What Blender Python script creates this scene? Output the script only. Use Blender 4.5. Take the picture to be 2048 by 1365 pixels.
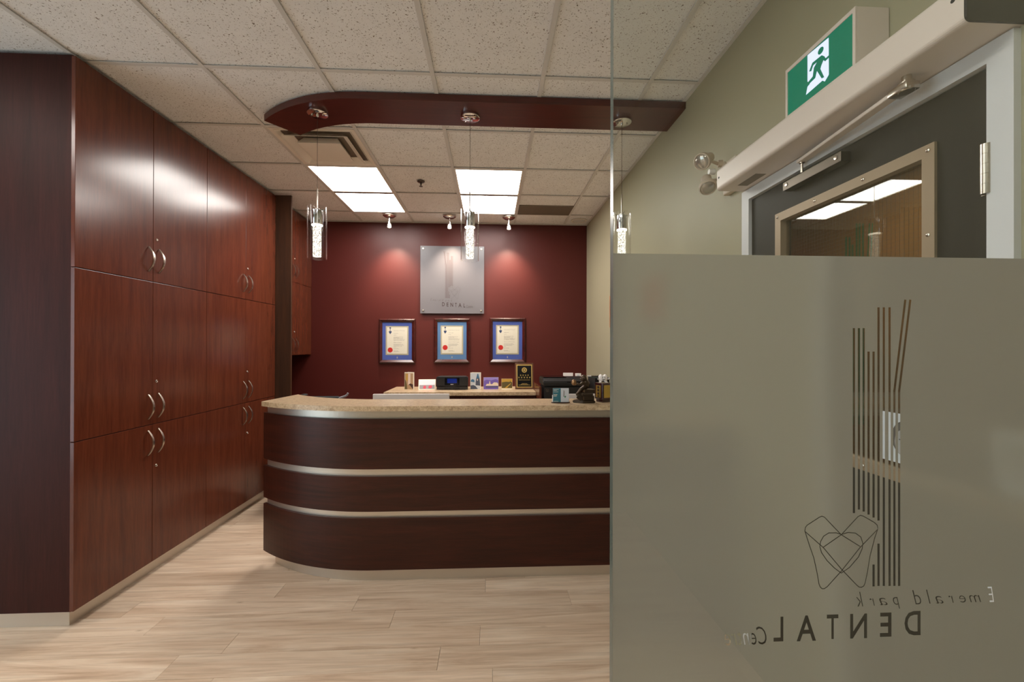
import bpy, bmesh, math, random
from math import sin, cos, pi, radians as rad
from mathutils import Vector, Matrix

for o in list(bpy.data.objects): bpy.data.objects.remove(o)
S = bpy.context.scene
COL = S.collection
random.seed(7)

# ------------------------------------------------------------------ camera
CH = 1.45
FPX, YAW, PIT, ROL, SX, SY = 842.05, 0.0491, 0.00219, 0.00212, -1.38, 8.18
cy_, s_ = cos(YAW), sin(YAW); cp_, sp_ = cos(PIT), sin(PIT); cr_, sr_ = cos(ROL), sin(ROL)
RV = Vector((cy_*cr_ - s_*sp_*sr_, -s_*cr_ - cy_*sp_*sr_, cp_*sr_))
UV = Vector((-cy_*sr_ - s_*sp_*cr_, s_*sr_ - cy_*sp_*cr_, cp_*cr_))
FV = Vector((s_*cp_, cy_*cp_, sp_))
cam_d = bpy.data.cameras.new('camera'); cam = bpy.data.objects.new('camera', cam_d); COL.objects.link(cam)
M = Matrix.Identity(4)
for i in range(3):
    M[i][0] = RV[i]; M[i][1] = UV[i]; M[i][2] = -FV[i]
M[2][3] = CH
cam.matrix_world = M
cam_d.sensor_width = 36; cam_d.lens = FPX/2048*36
cam_d.shift_x = -SX/2048; cam_d.shift_y = SY/2048; cam_d.clip_start = 0.02
S.camera = cam

# ------------------------------------------------------------------ world, exposure
W = bpy.data.worlds.new('daylight'); S.world = W; W.use_nodes = True
bg = W.node_tree.nodes['Background']; bg.inputs[0].default_value = (0.74, 0.86, 1.0, 1); bg.inputs[1].default_value = 2.2
vs = S.view_settings
vs.view_transform = 'Standard'; vs.look = 'None'; vs.gamma = 1; vs.use_curve_mapping = False
vs.exposure = 0.8
L_PANEL = 12.0       # ceiling fixture lens
L_FRONT = 8.0
P_SPOT = 40.0
WARM = (1.0, 0.86, 0.70)

# measured positions: a point of the photograph taken onto a known plane of the room
def ray(u, v):
    a = (u-1024-SX)/FPX; b = -(v-682.5-SY)/FPX
    return RV*a + UV*b + FV
def onX(u, v, x): d = ray(u, v); return d*(x/d.x) + Vector((0, 0, CH))
def onY(u, v, y): d = ray(u, v); return d*(y/d.y) + Vector((0, 0, CH))
def onZ(u, v, z): d = ray(u, v); return d*((z-CH)/d.z) + Vector((0, 0, CH))

# ------------------------------------------------------------------ materials
def lin(c): return c/12.92 if c <= .04045 else ((c+.055)/1.055)**2.4
def rgb(r, g, b): return (lin(r/255), lin(g/255), lin(b/255), 1)
MATS = {}
class NT:
    def __init__(s, name):
        m = bpy.data.materials.new(name); m.use_nodes = True; s.m = m; s.t = m.node_tree
        s.b = s.t.nodes['Principled BSDF']; s.out = s.t.nodes['Material Output']; MATS[name] = m
    def n(s, typ, **kw):
        x = s.t.nodes.new(typ)
        for k, v in kw.items():
            if k.startswith('i_'): x.inputs[k[2:].replace('_', ' ')].default_value = v
            else: setattr(x, k, v)
        return x
    def l(s, a, b): s.t.links.new(a, b)
    def obj(s, scale, rnd=False):
        tc = s.n('ShaderNodeTexCoord'); mp = s.n('ShaderNodeMapping'); mp.inputs['Scale'].default_value = scale
        s.l(tc.outputs['Object'], mp.inputs['Vector'])
        if rnd:
            oi = s.n('ShaderNodeObjectInfo'); ml = s.n('ShaderNodeMath', operation='MULTIPLY'); ml.inputs[1].default_value = 37
            s.l(oi.outputs['Random'], ml.inputs[0]); s.l(ml.outputs[0], mp.inputs['Location'])
        return mp.outputs[0]
    def noise(s, vec, scale, detail=4, rough=.55, dist=0):
        x = s.n('ShaderNodeTexNoise'); x.inputs['Scale'].default_value = scale; x.inputs['Detail'].default_value = detail
        x.inputs['Roughness'].default_value = rough; x.inputs['Distortion'].default_value = dist
        s.l(vec, x.inputs['Vector']); return x.outputs['Fac']
    def ramp(s, fac, stops):
        r = s.n('ShaderNodeValToRGB'); e = r.color_ramp.elements
        while len(e) < len(stops): e.new(.5)
        for k, (p, c) in enumerate(stops): e[k].position = p; e[k].color = c
        s.l(fac, r.inputs[0]); return r.outputs[0]
    def bump(s, h, strength, dist=.002):
        b = s.n('ShaderNodeBump'); b.inputs['Strength'].default_value = strength; b.inputs['Distance'].default_value = dist
        s.l(h, b.inputs['Height']); s.l(b.outputs[0], s.b.inputs['Normal'])

def plain(name, col, rough=.5, metal=0, spec=.5, coat=0, emit=None, es=0):
    k = NT(name); b = k.b
    b.inputs['Base Color'].default_value = col; b.inputs['Roughness'].default_value = rough
    b.inputs['Metallic'].default_value = metal; b.inputs['Specular IOR Level'].default_value = spec
    b.inputs['Coat Weight'].default_value = coat
    if emit: b.inputs['Emission Color'].default_value = emit; b.inputs['Emission Strength'].default_value = es
    # fine surface unevenness so that nothing is perfectly flat in tone
    v = k.obj((1, 1, 1)); h = k.noise(v, 260, 2); k.bump(h, .03, .0006)
    return k.m

def wood(name, dark, mid, light, scale, rough, bump=.05, spec=.5, nscale=1.0):
    k = NT(name); v = k.obj(scale, True)
    a = k.noise(v, 1.0*nscale, 6, .6, .6)
    c = k.ramp(a, [(.28, dark), (.5, mid), (.74, light)])
    f = k.noise(v, 5*nscale, 3, .7, .2)
    c2 = k.ramp(f, [(.35, (.72, .72, .72, 1)), (.6, (1, 1, 1, 1))])
    mx = k.n('ShaderNodeMix', data_type='RGBA', blend_type='MULTIPLY'); mx.inputs[0].default_value = .7
    k.l(c, mx.inputs[6]); k.l(c2, mx.inputs[7]); k.l(mx.outputs[2], k.b.inputs['Base Color'])
    k.b.inputs['Roughness'].default_value = rough; k.b.inputs['Specular IOR Level'].default_value = spec
    k.bump(f, bump, .0015)
    return k.m

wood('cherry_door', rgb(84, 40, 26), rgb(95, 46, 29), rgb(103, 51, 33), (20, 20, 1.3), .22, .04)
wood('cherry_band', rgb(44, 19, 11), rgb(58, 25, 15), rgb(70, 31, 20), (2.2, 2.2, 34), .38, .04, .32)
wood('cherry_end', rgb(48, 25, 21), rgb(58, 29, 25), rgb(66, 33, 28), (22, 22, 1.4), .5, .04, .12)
wood('cherry_beam', rgb(72, 32, 26), rgb(82, 36, 30), rgb(90, 40, 33), (2, 26, 26), .33, .03)
wood('walnut_dark', rgb(54, 34, 22), rgb(70, 44, 28), rgb(84, 52, 32), (24, 24, 1.5), .45)
wood('frame_wood', rgb(48, 18, 18), rgb(62, 22, 20), rgb(78, 30, 26), (20, 20, 20), .22)
wood('frame_brown', rgb(74, 44, 26), rgb(92, 56, 32), rgb(112, 72, 42), (20, 20, 4), .3)
wood('orange_wood', rgb(150, 84, 22), rgb(176, 100, 30), rgb(196, 120, 44), (20, 3, 20), .35)
wood('door_leaf', rgb(26, 22, 19), rgb(31, 27, 23), rgb(36, 31, 27), (60, 60, 2), .5, .06, .18)

k = NT('plank')
v = k.obj((1.3, 13, 1), True)
a = k.noise(v, 1.0, 6, .62, .9)
c = k.ramp(a, [(.25, rgb(184, 156, 130)), (.42, rgb(210, 184, 158)), (.55, rgb(222, 200, 175)), (.78, rgb(238, 221, 200))])
v2 = k.obj((2.2, 60, 1), True); f = k.noise(v2, 1.2, 4, .6, .4)
c2 = k.ramp(f, [(.3, (.74, .71, .69, 1)), (.55, (1, 1, 1, 1))])
mx = k.n('ShaderNodeMix', data_type='RGBA', blend_type='MULTIPLY'); mx.inputs[0].default_value = .8
k.l(c, mx.inputs[6]); k.l(c2, mx.inputs[7])
oi = k.n('ShaderNodeObjectInfo'); rr = k.ramp(oi.outputs['Random'], [(0, (.88, .87, .86, 1)), (1, (1, 1, 1, 1))])
m2 = k.n('ShaderNodeMix', data_type='RGBA', blend_type='MULTIPLY'); m2.inputs[0].default_value = 1
k.l(mx.outputs[2], m2.inputs[6]); k.l(rr, m2.inputs[7])
# small knots
v3 = k.obj((3.5, 9, 1), True); kn = k.n('ShaderNodeTexVoronoi'); kn.inputs['Scale'].default_value = 1.1; k.l(v3, kn.inputs['Vector'])
kr = k.ramp(kn.outputs['Distance'], [(.0, (.45, .38, .32, 1)), (.05, (.8, .76, .72, 1)), (.10, (1, 1, 1, 1))])
m3 = k.n('ShaderNodeMix', data_type='RGBA', blend_type='MULTIPLY'); m3.inputs[0].default_value = .8
k.l(m2.outputs[2], m3.inputs[6]); k.l(kr, m3.inputs[7]); k.l(m3.outputs[2], k.b.inputs['Base Color'])
k.b.inputs['Roughness'].default_value = .42; k.b.inputs['Specular IOR Level'].default_value = .35
k.bump(f, .06, .001)

k = NT('ceiling_tile')
v = k.obj((1, 1, 1), True)
n1 = k.noise(v, 130, 2, .5, .8); n2 = k.noise(v, 9, 2)
c = k.ramp(n1, [(.325, rgb(132, 120, 108)), (.375, rgb(240, 240, 239))])
c2 = k.ramp(n2, [(.3, (.95, .95, .95, 1)), (.7, (1, 1, 1, 1))])
mx = k.n('ShaderNodeMix', data_type='RGBA', blend_type='MULTIPLY'); mx.inputs[0].default_value = 1
k.l(c, mx.inputs[6]); k.l(c2, mx.inputs[7]); k.l(mx.outputs[2], k.b.inputs['Base Color'])
k.b.inputs['Roughness'].default_value = .95; k.b.inputs['Specular IOR Level'].default_value = .1
k.bump(n1, .35, .003)

k = NT('laminate_stone')
v = k.obj((1, 1, 1)); a = k.noise(v, 34, 6, .7, .5); f = k.noise(v, 150, 3, .7)
c = k.ramp(a, [(.3, rgb(150, 126, 98)), (.5, rgb(190, 166, 134)), (.7, rgb(208, 188, 158))])
c2 = k.ramp(f, [(.36, (.42, .36, .30, 1)), (.46, (1, 1, 1, 1))])
mx = k.n('ShaderNodeMix', data_type='RGBA', blend_type='MULTIPLY'); mx.inputs[0].default_value = .75
k.l(c, mx.inputs[6]); k.l(c2, mx.inputs[7]); k.l(mx.outputs[2], k.b.inputs['Base Color'])
k.b.inputs['Roughness'].default_value = .28

def paint(name, col, rough=.6):
    k = NT(name); v = k.obj((1, 1, 1)); a = k.noise(v, 1.3, 2)
    k.l(k.ramp(a, [(.3, tuple(x*.96 for x in col[:3])+(1,)), (.7, col)]), k.b.inputs['Base Color'])
    h = k.noise(v, 320, 2); k.bump(h, .12, .0008)
    k.b.inputs['Roughness'].default_value = rough; k.b.inputs['Specular IOR Level'].default_value = .35
paint('wall_red', rgb(78, 28, 23), .42)
paint('wall_green', rgb(164, 157, 130), .5)
paint('wall_brown', rgb(140, 108, 66), .7)
paint('frame_white', rgb(214, 214, 216), .4)

plain('grid_white', rgb(212, 210, 206), .5)
plain('tbar_grey', rgb(120, 112, 104), .5)
plain('aluminium', rgb(190, 184, 174), .36, 1)
k = NT('brushed_alu'); v = k.obj((3, 3, 400)); h = k.noise(v, 1, 3)
k.b.inputs['Base Color'].default_value = rgb(214, 206, 194); k.b.inputs['Metallic'].default_value = .85; k.b.inputs['Roughness'].default_value = .38; k.bump(h, .05, .0006)
plain('chrome', rgb(225, 225, 228), .08, 1)
plain('nickel', rgb(205, 196, 184), .26, 1)
plain('steel_dark', rgb(96, 88, 80), .35, 1)
plain('bronze_frame', rgb(150, 130, 106), .45, .3)
plain('operator_white', rgb(222, 208, 198), .38)
plain('black_plastic', rgb(28, 27, 27), .45)
plain('black_gloss', rgb(14, 14, 16), .12)
plain('screen_blue', rgb(10, 16, 40), .15, emit=rgb(20, 50, 150), es=.25)
plain('fixture_white', rgb(236, 228, 216), .45)
plain('vent_grey', rgb(124, 112, 98), .6)
plain('dark_void', rgb(34, 32, 30), .8)
plain('lamp_beige', rgb(206, 190, 172), .45)
plain('lens_clear', rgb(190, 184, 176), .12, .6)
plain('gold', rgb(206, 176, 104), .32, .8)
plain('gold_plate', rgb(188, 160, 82), .35, .7)
plain('maroon_lacquer', rgb(52, 20, 22), .25, coat=.4)
plain('bronze_dark', rgb(70, 58, 46), .36, .75)
plain('bronze_light', rgb(150, 118, 84), .34, .75)
plain('white_plastic', rgb(232, 228, 226), .35)
plain('monitor_silver', rgb(216, 208, 202), .4)
plain('grey_plastic', rgb(150, 152, 160), .35)
plain('ink_dark', rgb(44, 26, 24), .6)
plain('ink_brown', rgb(66, 50, 50), .6)
plain('ink_grey', rgb(74, 68, 68), .6)
plain('paper', rgb(232, 226, 208), .6)
plain('mat_blue', rgb(70, 92, 172), .7)
plain('mat_lightblue', rgb(88, 130, 178), .7)
plain('mat_bevel', rgb(196, 188, 160), .5, .3)
plain('seal_red', rgb(206, 40, 36), .4)
plain('crest_blue', rgb(52, 72, 110), .6)
plain('text_grey', rgb(172, 166, 154), .7)
plain('sign_acrylic', rgb(99, 97, 101), .3)
plain('glass_edge', rgb(84, 94, 87), .25)
plain('teal_card', rgb(46, 106, 120), .4)
plain('green_ink', rgb(30, 120, 80), .6)
plain('poster_white', rgb(196, 202, 208), .5)
plain('poster_grey', rgb(150, 150, 152), .6)
plain('poster_dark', rgb(70, 66, 66), .6)
plain('red_print', rgb(190, 60, 80), .6)
plain('sky_print', rgb(214, 206, 212), .6)
plain('field_print', rgb(140, 134, 136), .6)
plain('purple_print', rgb(112, 92, 176), .5)
plain('lilac_print', rgb(150, 136, 206), .5)
plain('cream_print', rgb(226, 208, 186), .5)
plain('ochre_print', rgb(190, 152, 62), .5)
plain('olive_print', rgb(86, 76, 40), .5)
plain('slate_print', rgb(70, 78, 96), .5)
plain('steelblue_print', rgb(66, 110, 144), .5)
plain('hall_print', rgb(176, 146, 112), .5)
plain('hall_dark', rgb(66, 42, 36), .5)
plain('hall_light', rgb(222, 202, 188), .5)
plain('leaf_print', rgb(96, 84, 50), .5)
plain('toothbrush_dark', rgb(40, 62, 60), .4)
plain('rubber_black', rgb(24, 24, 25), .6)
plain('chair_fabric', rgb(38, 42, 46), .85)

def emitter(name, col, s):
    k = NT(name); e = k.n('ShaderNodeEmission'); e.inputs[0].default_value = tuple(col[:3])+(1,); e.inputs[1].default_value = s
    v = k.obj((1, 1, 1)); a = k.noise(v, 4, 2); c = k.ramp(a, [(.0, tuple(x*.97 for x in col[:3])+(1,)), (1, tuple(col[:3])+(1,))])
    k.l(c, e.inputs[0]); k.l(e.outputs[0], k.out.inputs[0])
emitter('lens_lit', (1.0, .94, .88), L_PANEL)
emitter('lens_lit_front', (1.0, .94, .88), L_FRONT)
emitter('exit_green', (.003, .105, .058), 1.0)
emitter('exit_white', (.60, .62, .85), 1.0)
emitter('bulb', (1.0, .86, .7), 4)

k = NT('bubble_glass'); v = k.obj((1, 1, .8)); vo = k.n('ShaderNodeTexVoronoi'); vo.inputs['Scale'].default_value = 150; k.l(v, vo.inputs['Vector'])
nz = k.noise(v, 75, 3, .7)
mm = k.n('ShaderNodeMath', operation='MULTIPLY'); k.l(vo.outputs['Distance'], mm.inputs[0]); k.l(nz, mm.inputs[1])
c = k.ramp(mm.outputs[0], [(.10, (.07, .05, .03, 1)), (.31, (1, .9, .74, 1))])
e = k.n('ShaderNodeEmission'); e.inputs[1].default_value = 1.25; k.l(c, e.inputs[0]); k.l(e.outputs[0], k.out.inputs[0])

def thin_glass(name, tint, ior=1.5, rough=0.0, gl=1.0):
    k = NT(name); t = k.n('ShaderNodeBsdfTransparent'); t.inputs[0].default_value = tint
    g = k.n('ShaderNodeBsdfGlossy'); g.inputs['Roughness'].default_value = rough; g.inputs[0].default_value = (gl, gl, gl, 1)
    # reflectance by Schlick's rule, the same on both faces of the sheet
    f0 = ((ior-1)/(ior+1))**2
    lw = k.n('ShaderNodeLayerWeight'); pw = k.n('ShaderNodeMath', operation='POWER'); pw.inputs[1].default_value = 5; k.l(lw.outputs['Facing'], pw.inputs[0])
    f = k.n('ShaderNodeMath', operation='MULTIPLY_ADD'); f.inputs[1].default_value = 1-f0; f.inputs[2].default_value = f0; k.l(pw.outputs[0], f.inputs[0])
    mx = k.n('ShaderNodeMixShader'); k.l(f.outputs[0], mx.inputs[0]); k.l(t.outputs[0], mx.inputs[1]); k.l(g.outputs[0], mx.inputs[2])
    k.l(mx.outputs[0], k.out.inputs[0])
thin_glass('pane_glass', (.93, .955, .94, 1))
thin_glass('cup_glass', (.97, .97, .97, 1), 1.3)
thin_glass('wire_glass', (.80, .78, .72, 1), 1.62)
thin_glass('picture_glass', (.97, .97, .97, 1), 1.4)

k = NT('frost')     # frosted film: scatters what comes through, a little blurred sight of the things close behind
tr = k.n('ShaderNodeBsdfTranslucent'); tr.inputs[0].default_value = (.54, .525, .475, 1)
df = k.n('ShaderNodeBsdfDiffuse'); df.inputs[0].default_value = (.50, .48, .44, 1)
rf = k.n('ShaderNodeBsdfRefraction'); rf.inputs['Roughness'].default_value = .24; rf.inputs['IOR'].default_value = 1.3; rf.inputs[0].default_value = (.55, .56, .50, 1)
m1 = k.n('ShaderNodeMixShader'); m1.inputs[0].default_value = .42; k.l(tr.outputs[0], m1.inputs[1]); k.l(df.outputs[0], m1.inputs[2])
m2 = k.n('ShaderNodeMixShader'); m2.inputs[0].default_value = .25; k.l(m1.outputs[0], m2.inputs[1]); k.l(rf.outputs[0], m2.inputs[2])
k.l(m2.outputs[0], k.out.inputs[0])

# ------------------------------------------------------------------ mesh helpers
def box(bm, x0, x1, y0, y1, z0, z1, bev=0, mat=None):
    vs = [bm.verts.new(p) for p in ((x0, y0, z0), (x1, y0, z0), (x1, y1, z0), (x0, y1, z0), (x0, y0, z1), (x1, y0, z1), (x1, y1, z1), (x0, y1, z1))]
    fs = [bm.faces.new([vs[i] for i in f]) for f in ((0, 3, 2, 1), (4, 5, 6, 7), (0, 1, 5, 4), (1, 2, 6, 5), (2, 3, 7, 6), (3, 0, 4, 7))]
    if bev:
        es = list({e for f in fs for e in f.edges})
        bmesh.ops.bevel(bm, geom=es, offset=bev, segments=2, affect='EDGES', profile=.5)
    if mat is not None: bmesh.ops.transform(bm, matrix=mat, verts=[v for v in bm.verts if v.is_valid])
    return bm
def B(*a, **k): return box(bmesh.new(), *a, **k)
def prism(bm, pts, h0, h1, axis='z'):
    """closed 2-D outline extruded from h0 to h1 along an axis"""
    def P(p, h): return {'z': (p[0], p[1], h), 'y': (p[0], h, p[1]), 'x': (h, p[0], p[1])}[axis]
    a = [bm.verts.new(P(p, h0)) for p in pts]; b = [bm.verts.new(P(p, h1)) for p in pts]
    fa = bm.faces.new(a); fb = bm.faces.new(b[::-1]); fs = [fa, fb]
    n = len(pts)
    for i in range(n): fs.append(bm.faces.new((a[i], b[i], b[(i+1) % n], a[(i+1) % n])))
    bmesh.ops.recalc_face_normals(bm, faces=fs)
    return bm
def lathe(bm, prof, c=(0, 0, 0), seg=24, axis='z', caps=True):
    rings = []
    for r, h in prof:
        ring = []
        for i in range(seg):
            a = 2*pi*i/seg; p = {'z': (r*cos(a), r*sin(a), h), 'x': (h, r*cos(a), r*sin(a)), 'y': (r*sin(a), h, r*cos(a))}[axis]
            ring.append(bm.verts.new((p[0]+c[0], p[1]+c[1], p[2]+c[2])))
        rings.append(ring)
    fs = []
    for a, b in zip(rings, rings[1:]):
        for i in range(seg): fs.append(bm.faces.new((a[i], a[(i+1) % seg], b[(i+1) % seg], b[i])))
    if caps:
        fs.append(bm.faces.new(rings[0][::-1])); fs.append(bm.faces.new(rings[-1]))
        bmesh.ops.recalc_face_normals(bm, faces=fs)
    for f in fs: f.smooth = True
    return bm
def tube(bm, pts, r, seg=10, flat=1.0):
    pts = [Vector(p) for p in pts]; rings = []; up0 = None
    for i, p in enumerate(pts):
        d = (pts[min(i+1, len(pts)-1)]-pts[max(i-1, 0)]).normalized()
        if up0 is None: up0 = d.orthogonal().normalized()
        u = (up0 - d*up0.dot(d)).normalized(); w = d.cross(u); up0 = u
        rr = r[i] if isinstance(r, (list, tuple)) else r
        rings.append([bm.verts.new(p + u*rr*cos(2*pi*k/seg) + w*rr*flat*sin(2*pi*k/seg)) for k in range(seg)])
    fs = []
    for a, b in zip(rings, rings[1:]):
        for i in range(seg): fs.append(bm.faces.new((a[i], a[(i+1) % seg], b[(i+1) % seg], b[i])))
    fs.append(bm.faces.new(rings[0][::-1])); fs.append(bm.faces.new(rings[-1]))
    bmesh.ops.recalc_face_normals(bm, faces=fs)
    for f in fs: f.smooth = True
    return bm
def ball(bm, c, r, sc=(1, 1, 1), seg=16):
    g = bmesh.ops.create_uvsphere(bm, u_segments=seg, v_segments=max(6, seg//2), radius=r)
    bmesh.ops.scale(bm, vec=sc, verts=g['verts']); bmesh.ops.translate(bm, vec=c, verts=g['verts'])
    for v in g['verts']:
        for f in v.link_faces: f.smooth = True
    return bm

def root_loc(p):
    while p is not None and p.parent: p = p.parent
    return Vector(p.location) if p else Vector((0, 0, 0))
def obj(name, bm, mat, parent=None, mtx=None, loc=None, keep=False):
    """one mesh object; vertices given in world metres, stored about the thing's own base"""
    me = bpy.data.meshes.new(name)
    if mtx is not None: bmesh.ops.transform(bm, matrix=mtx, verts=bm.verts)
    if parent is not None: bmesh.ops.translate(bm, vec=-root_loc(parent), verts=bm.verts)
    elif loc is not None: bmesh.ops.translate(bm, vec=-Vector(loc), verts=bm.verts)
    bm.to_mesh(me); bm.free()
    if any(p.use_smooth for p in me.polygons): me.set_sharp_from_angle(angle=rad(42))
    for m in (mat if isinstance(mat, (list, tuple)) else [mat]): me.materials.append(MATS[m])
    o = bpy.data.objects.new(name, me); COL.objects.link(o)
    if parent is not None: o.parent = parent
    elif loc is not None: o.location = loc
    return o
def inst(src, parent, loc=(0, 0, 0), name=None):
    o = src.copy(); COL.objects.link(o); o.parent = parent; o.location = loc
    return o
def tag(o, label, cat, group=None):
    o['label'] = label; o['category'] = cat
    if group: o['group'] = group
    return o
def thing(name, loc, label, cat, group=None):
    o = bpy.data.objects.new(name, None); COL.objects.link(o); o.location = loc; o.empty_display_size = .05
    return tag(o, label, cat, group)
def struct(o): o['kind'] = 'structure'; return o
def sempty(name, loc=(0, 0, 0)):
    o = bpy.data.objects.new(name, None); COL.objects.link(o); o.location = loc; return struct(o)

def text_bm(s, size, bold=0.0, shear=0.0, ext=0.0):
    cu = bpy.data.curves.new('t', 'FONT'); cu.body = s; cu.size = size; cu.shear = shear; cu.offset = bold; cu.extrude = ext
    cu.resolution_u = 3
    o = bpy.data.objects.new('t', cu); COL.objects.link(o)
    dg = bpy.context.evaluated_depsgraph_get(); dg.update()
    me = bpy.data.meshes.new_from_object(o.evaluated_get(dg))
    bm = bmesh.new(); bm.from_mesh(me)
    bpy.data.objects.remove(o); bpy.data.curves.remove(cu); bpy.data.meshes.remove(me)
    return bm
def bounds(bm):
    xs = [v.co.x for v in bm.verts]; ys = [v.co.y for v in bm.verts]
    return min(xs), max(xs), min(ys), max(ys)
def fit_text(s, x0, x1, y0, y1, ext, bold=0.0, shear=0.0):
    """text outline stretched into a 2-D box, solid from -ext to ext"""
    bm = text_bm(s, 1.0, bold, shear, 1.0)
    bmesh.ops.remove_doubles(bm, verts=bm.verts, dist=1e-5)
    a, b, c, d = bounds(bm)
    for v in bm.verts:
        v.co.x = x0 + (v.co.x-a)/(b-a)*(x1-x0); v.co.y = y0 + (v.co.y-c)/(d-c)*(y1-y0); v.co.z *= ext
    return bm
def join(dst, src):
    me = bpy.data.meshes.new('j'); src.to_mesh(me); src.free(); dst.from_mesh(me); bpy.data.meshes.remove(me); return dst

# ================================================================== THE SETTING
CEIL = 2.942; XW = 1.185; YB = 5.156; XL = -2.75; XF = -5.0; YR = -2.6
YRET = 2.34
struct(obj('wall_back', B(XL-.15, XW+.15, YB, YB+.15, -.1, CEIL+.1), 'wall_red'))
struct(obj('wall_left', B(XL-.15, XL, YRET+.1, YB, -.1, CEIL+.1), 'wall_red'))
struct(obj('wall_left_return', B(XF-.15, XL, YRET, YRET+.1, -.1, CEIL+.1), 'wall_green'))
DY0, DY1, DZ = .884, 1.905, 2.165        # outside of the door frame
bm = bmesh.new()
box(bm, XW, XW+.15, YR, DY0+.006, -.1, CEIL+.1); box(bm, XW, XW+.15, DY1-.006, YB, -.1, CEIL+.1); box(bm, XW, XW+.15, DY0+.006, DY1-.006, DZ-.006, CEIL+.1)
struct(obj('wall_right', bm, 'wall_green'))
struct(obj('wall_rear', B(XF-.15, XW+.15, YR-.15, YR, -.1, CEIL+.1), 'wall_green'))
WY0, WY1, WZ0, WZ1 = -1.6, 1.70, .02, 2.55
bm = bmesh.new()
box(bm, XF-.15, XF, YR, WY0, -.1, CEIL+.1); box(bm, XF-.15, XF, WY1, YRET, -.1, CEIL+.1)
box(bm, XF-.15, XF, WY0, WY1, -.1, WZ0); box(bm, XF-.15, XF, WY0, WY1, WZ1, CEIL+.1)
struct(obj('wall_waiting', bm, 'wall_green'))
w1 = sempty('window_1', (XF-.07, 0, WZ0))
for a, b in ((WY0, WY0+.05), (-.36, -.31), (.91, .96), (WY1-.05, WY1)):
    obj('mullion', B(XF-.1, XF-.04, a, b, WZ0, WZ1), 'aluminium', w1)
for a, b in ((WZ0, WZ0+.05), (WZ1-.05, WZ1)):
    obj('rail', B(XF-.1, XF-.04, WY0+.05, WY1-.05, a, b), 'aluminium', w1)
for a, b in ((WY0+.05, -.36), (-.31, .91), (.96, WY1-.05)):
    obj('pane', B(XF-.074, XF-.068, a, b, WZ0+.05, WZ1-.05), 'pane_glass', w1)
# the room behind the door, dim and brown through the wired glass
struct(obj('wall_corridor', box(box(box(bmesh.new(), 2.9, 3.0, -.6, 4.2, -.1, CEIL), XW+.15, 2.9, 4.1, 4.2, -.1, CEIL), XW+.15, 2.9, -.6, -.5, -.1, CEIL), 'wall_brown'))
struct(obj('floor_corridor', B(XW+.15, 2.9, -.5, 4.1, -.1, 0), 'wall_brown'))
struct(obj('ceiling_corridor', B(XW+.15, 3.0, -.6, 4.2, 2.7, 2.8), 'wall_brown'))

# ---- floor of single planks
floor = struct(obj('floor', B(XF-.15, XW+.15, YR-.15, YB+.15, -.1, -.009), 'dark_void'))
PL, PW, Y00 = 1.212, .1468, 2.339
joint = {0: onZ(717, 1197, 0).x, -1: onZ(788, 1229, 0).x, -2: onZ(960, 1265, 0).x, -3: onZ(879, 1308, 0).x, -4: onZ(985, 1350, 0).x, 1: onZ(971, 1165, 0).x}
pm = {}
kmin = int((YR-Y00)/PW)-1
for r in range(kmin, 22):
    y0 = max(Y00 + r*PW, YR); y1 = min(Y00 + (r+1)*PW, YB)
    if y1-y0 < .01: continue
    xl = XF if y1 <= YRET+.005 else XL
    j = joint.get(r, random.uniform(-.6, .6))
    while j > xl: j -= PL
    x = j
    while x < XW:
        a, b = max(x, xl), min(x+PL, XW); x += PL
        if b-a < .02: continue
        key = (round(b-a, 3), round(y1-y0, 3))
        if key not in pm:
            g = .0006
            o = obj('plank', B(g, b-a-g, g, y1-y0-g, -.0088, 0, bev=.0008), 'plank', floor); pm[key] = o; o.location = (a, y0, 0)
        else: inst(pm[key], floor, (a, y0, 0))

# ---- suspended ceiling
T = .61; GX0, GY0 = -1.5427, 2.3267
ceil = struct(obj('ceiling', B(XF-.15, XW+.15, YR-.15, YB+.15, CEIL+.03, CEIL+.12), 'dark_void'))
gx = [XF] + [GX0+T*i for i in range(-6, 6) if XF+.05 < GX0+T*i < XW-.05] + [XW]
gy = [YR] + [GY0+T*i for i in range(-9, 6) if YR+.05 < GY0+T*i < YB-.05] + [YB]
def cell(i, j): return (GX0+T*i, GX0+T*(i+1), GY0+T*j, GY0+T*(j+1))
special = {(0, 1), (0, 2), (0, 3), (2, 2), (2, 3), (3, 3), (0, -2), (0, -3), (2, -4), (2, -5), (-3, -2), (-3, -3)}
def is_special(x, y):
    return (int(math.floor((x-GX0)/T)), int(math.floor((y-GY0)/T))) in special
tm = {}
for a, b in zip(gx, gx[1:]):
    for c, d in zip(gy, gy[1:]):
        if (a+b)/2 < XL and (c+d)/2 > YRET: continue
        if is_special((a+b)/2, (c+d)/2): continue
        key = (round(b-a, 3), round(d-c, 3))
        if key not in tm:
            o = obj('ceiling_tile', B(.004, b-a-.004, .004, d-c-.004, .008, .022), 'ceiling_tile', ceil); tm[key] = o; o.location = (a, c, CEIL)
        else: inst(tm[key], ceil, (a, c, CEIL))
hb = .012
for x in gx[1:-1]:
    obj('main_runner', B(x-hb, x+hb, YR, YRET if x < XL else YB, CEIL-.001, CEIL+.0025), 'grid_white', ceil)
for y in gy[1:-1]:
    x0 = XF if y < YRET else XL
    bm = bmesh.new(); xs = [x0] + [x for x in gx[1:-1] if x > x0+.02] + [XW]
    for a, b in zip(xs, xs[1:]): box(bm, a+hb+.0005, b-hb-.0005, y-hb, y+hb, CEIL-.0005, CEIL+.0025)
    obj('cross_runner', bm, 'grid_white', ceil)
obj('wall_angle', B(XW-.022, XW-.0005, YR, YB, CEIL-.0012, CEIL+.0022), 'grid_white', ceil)
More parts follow.
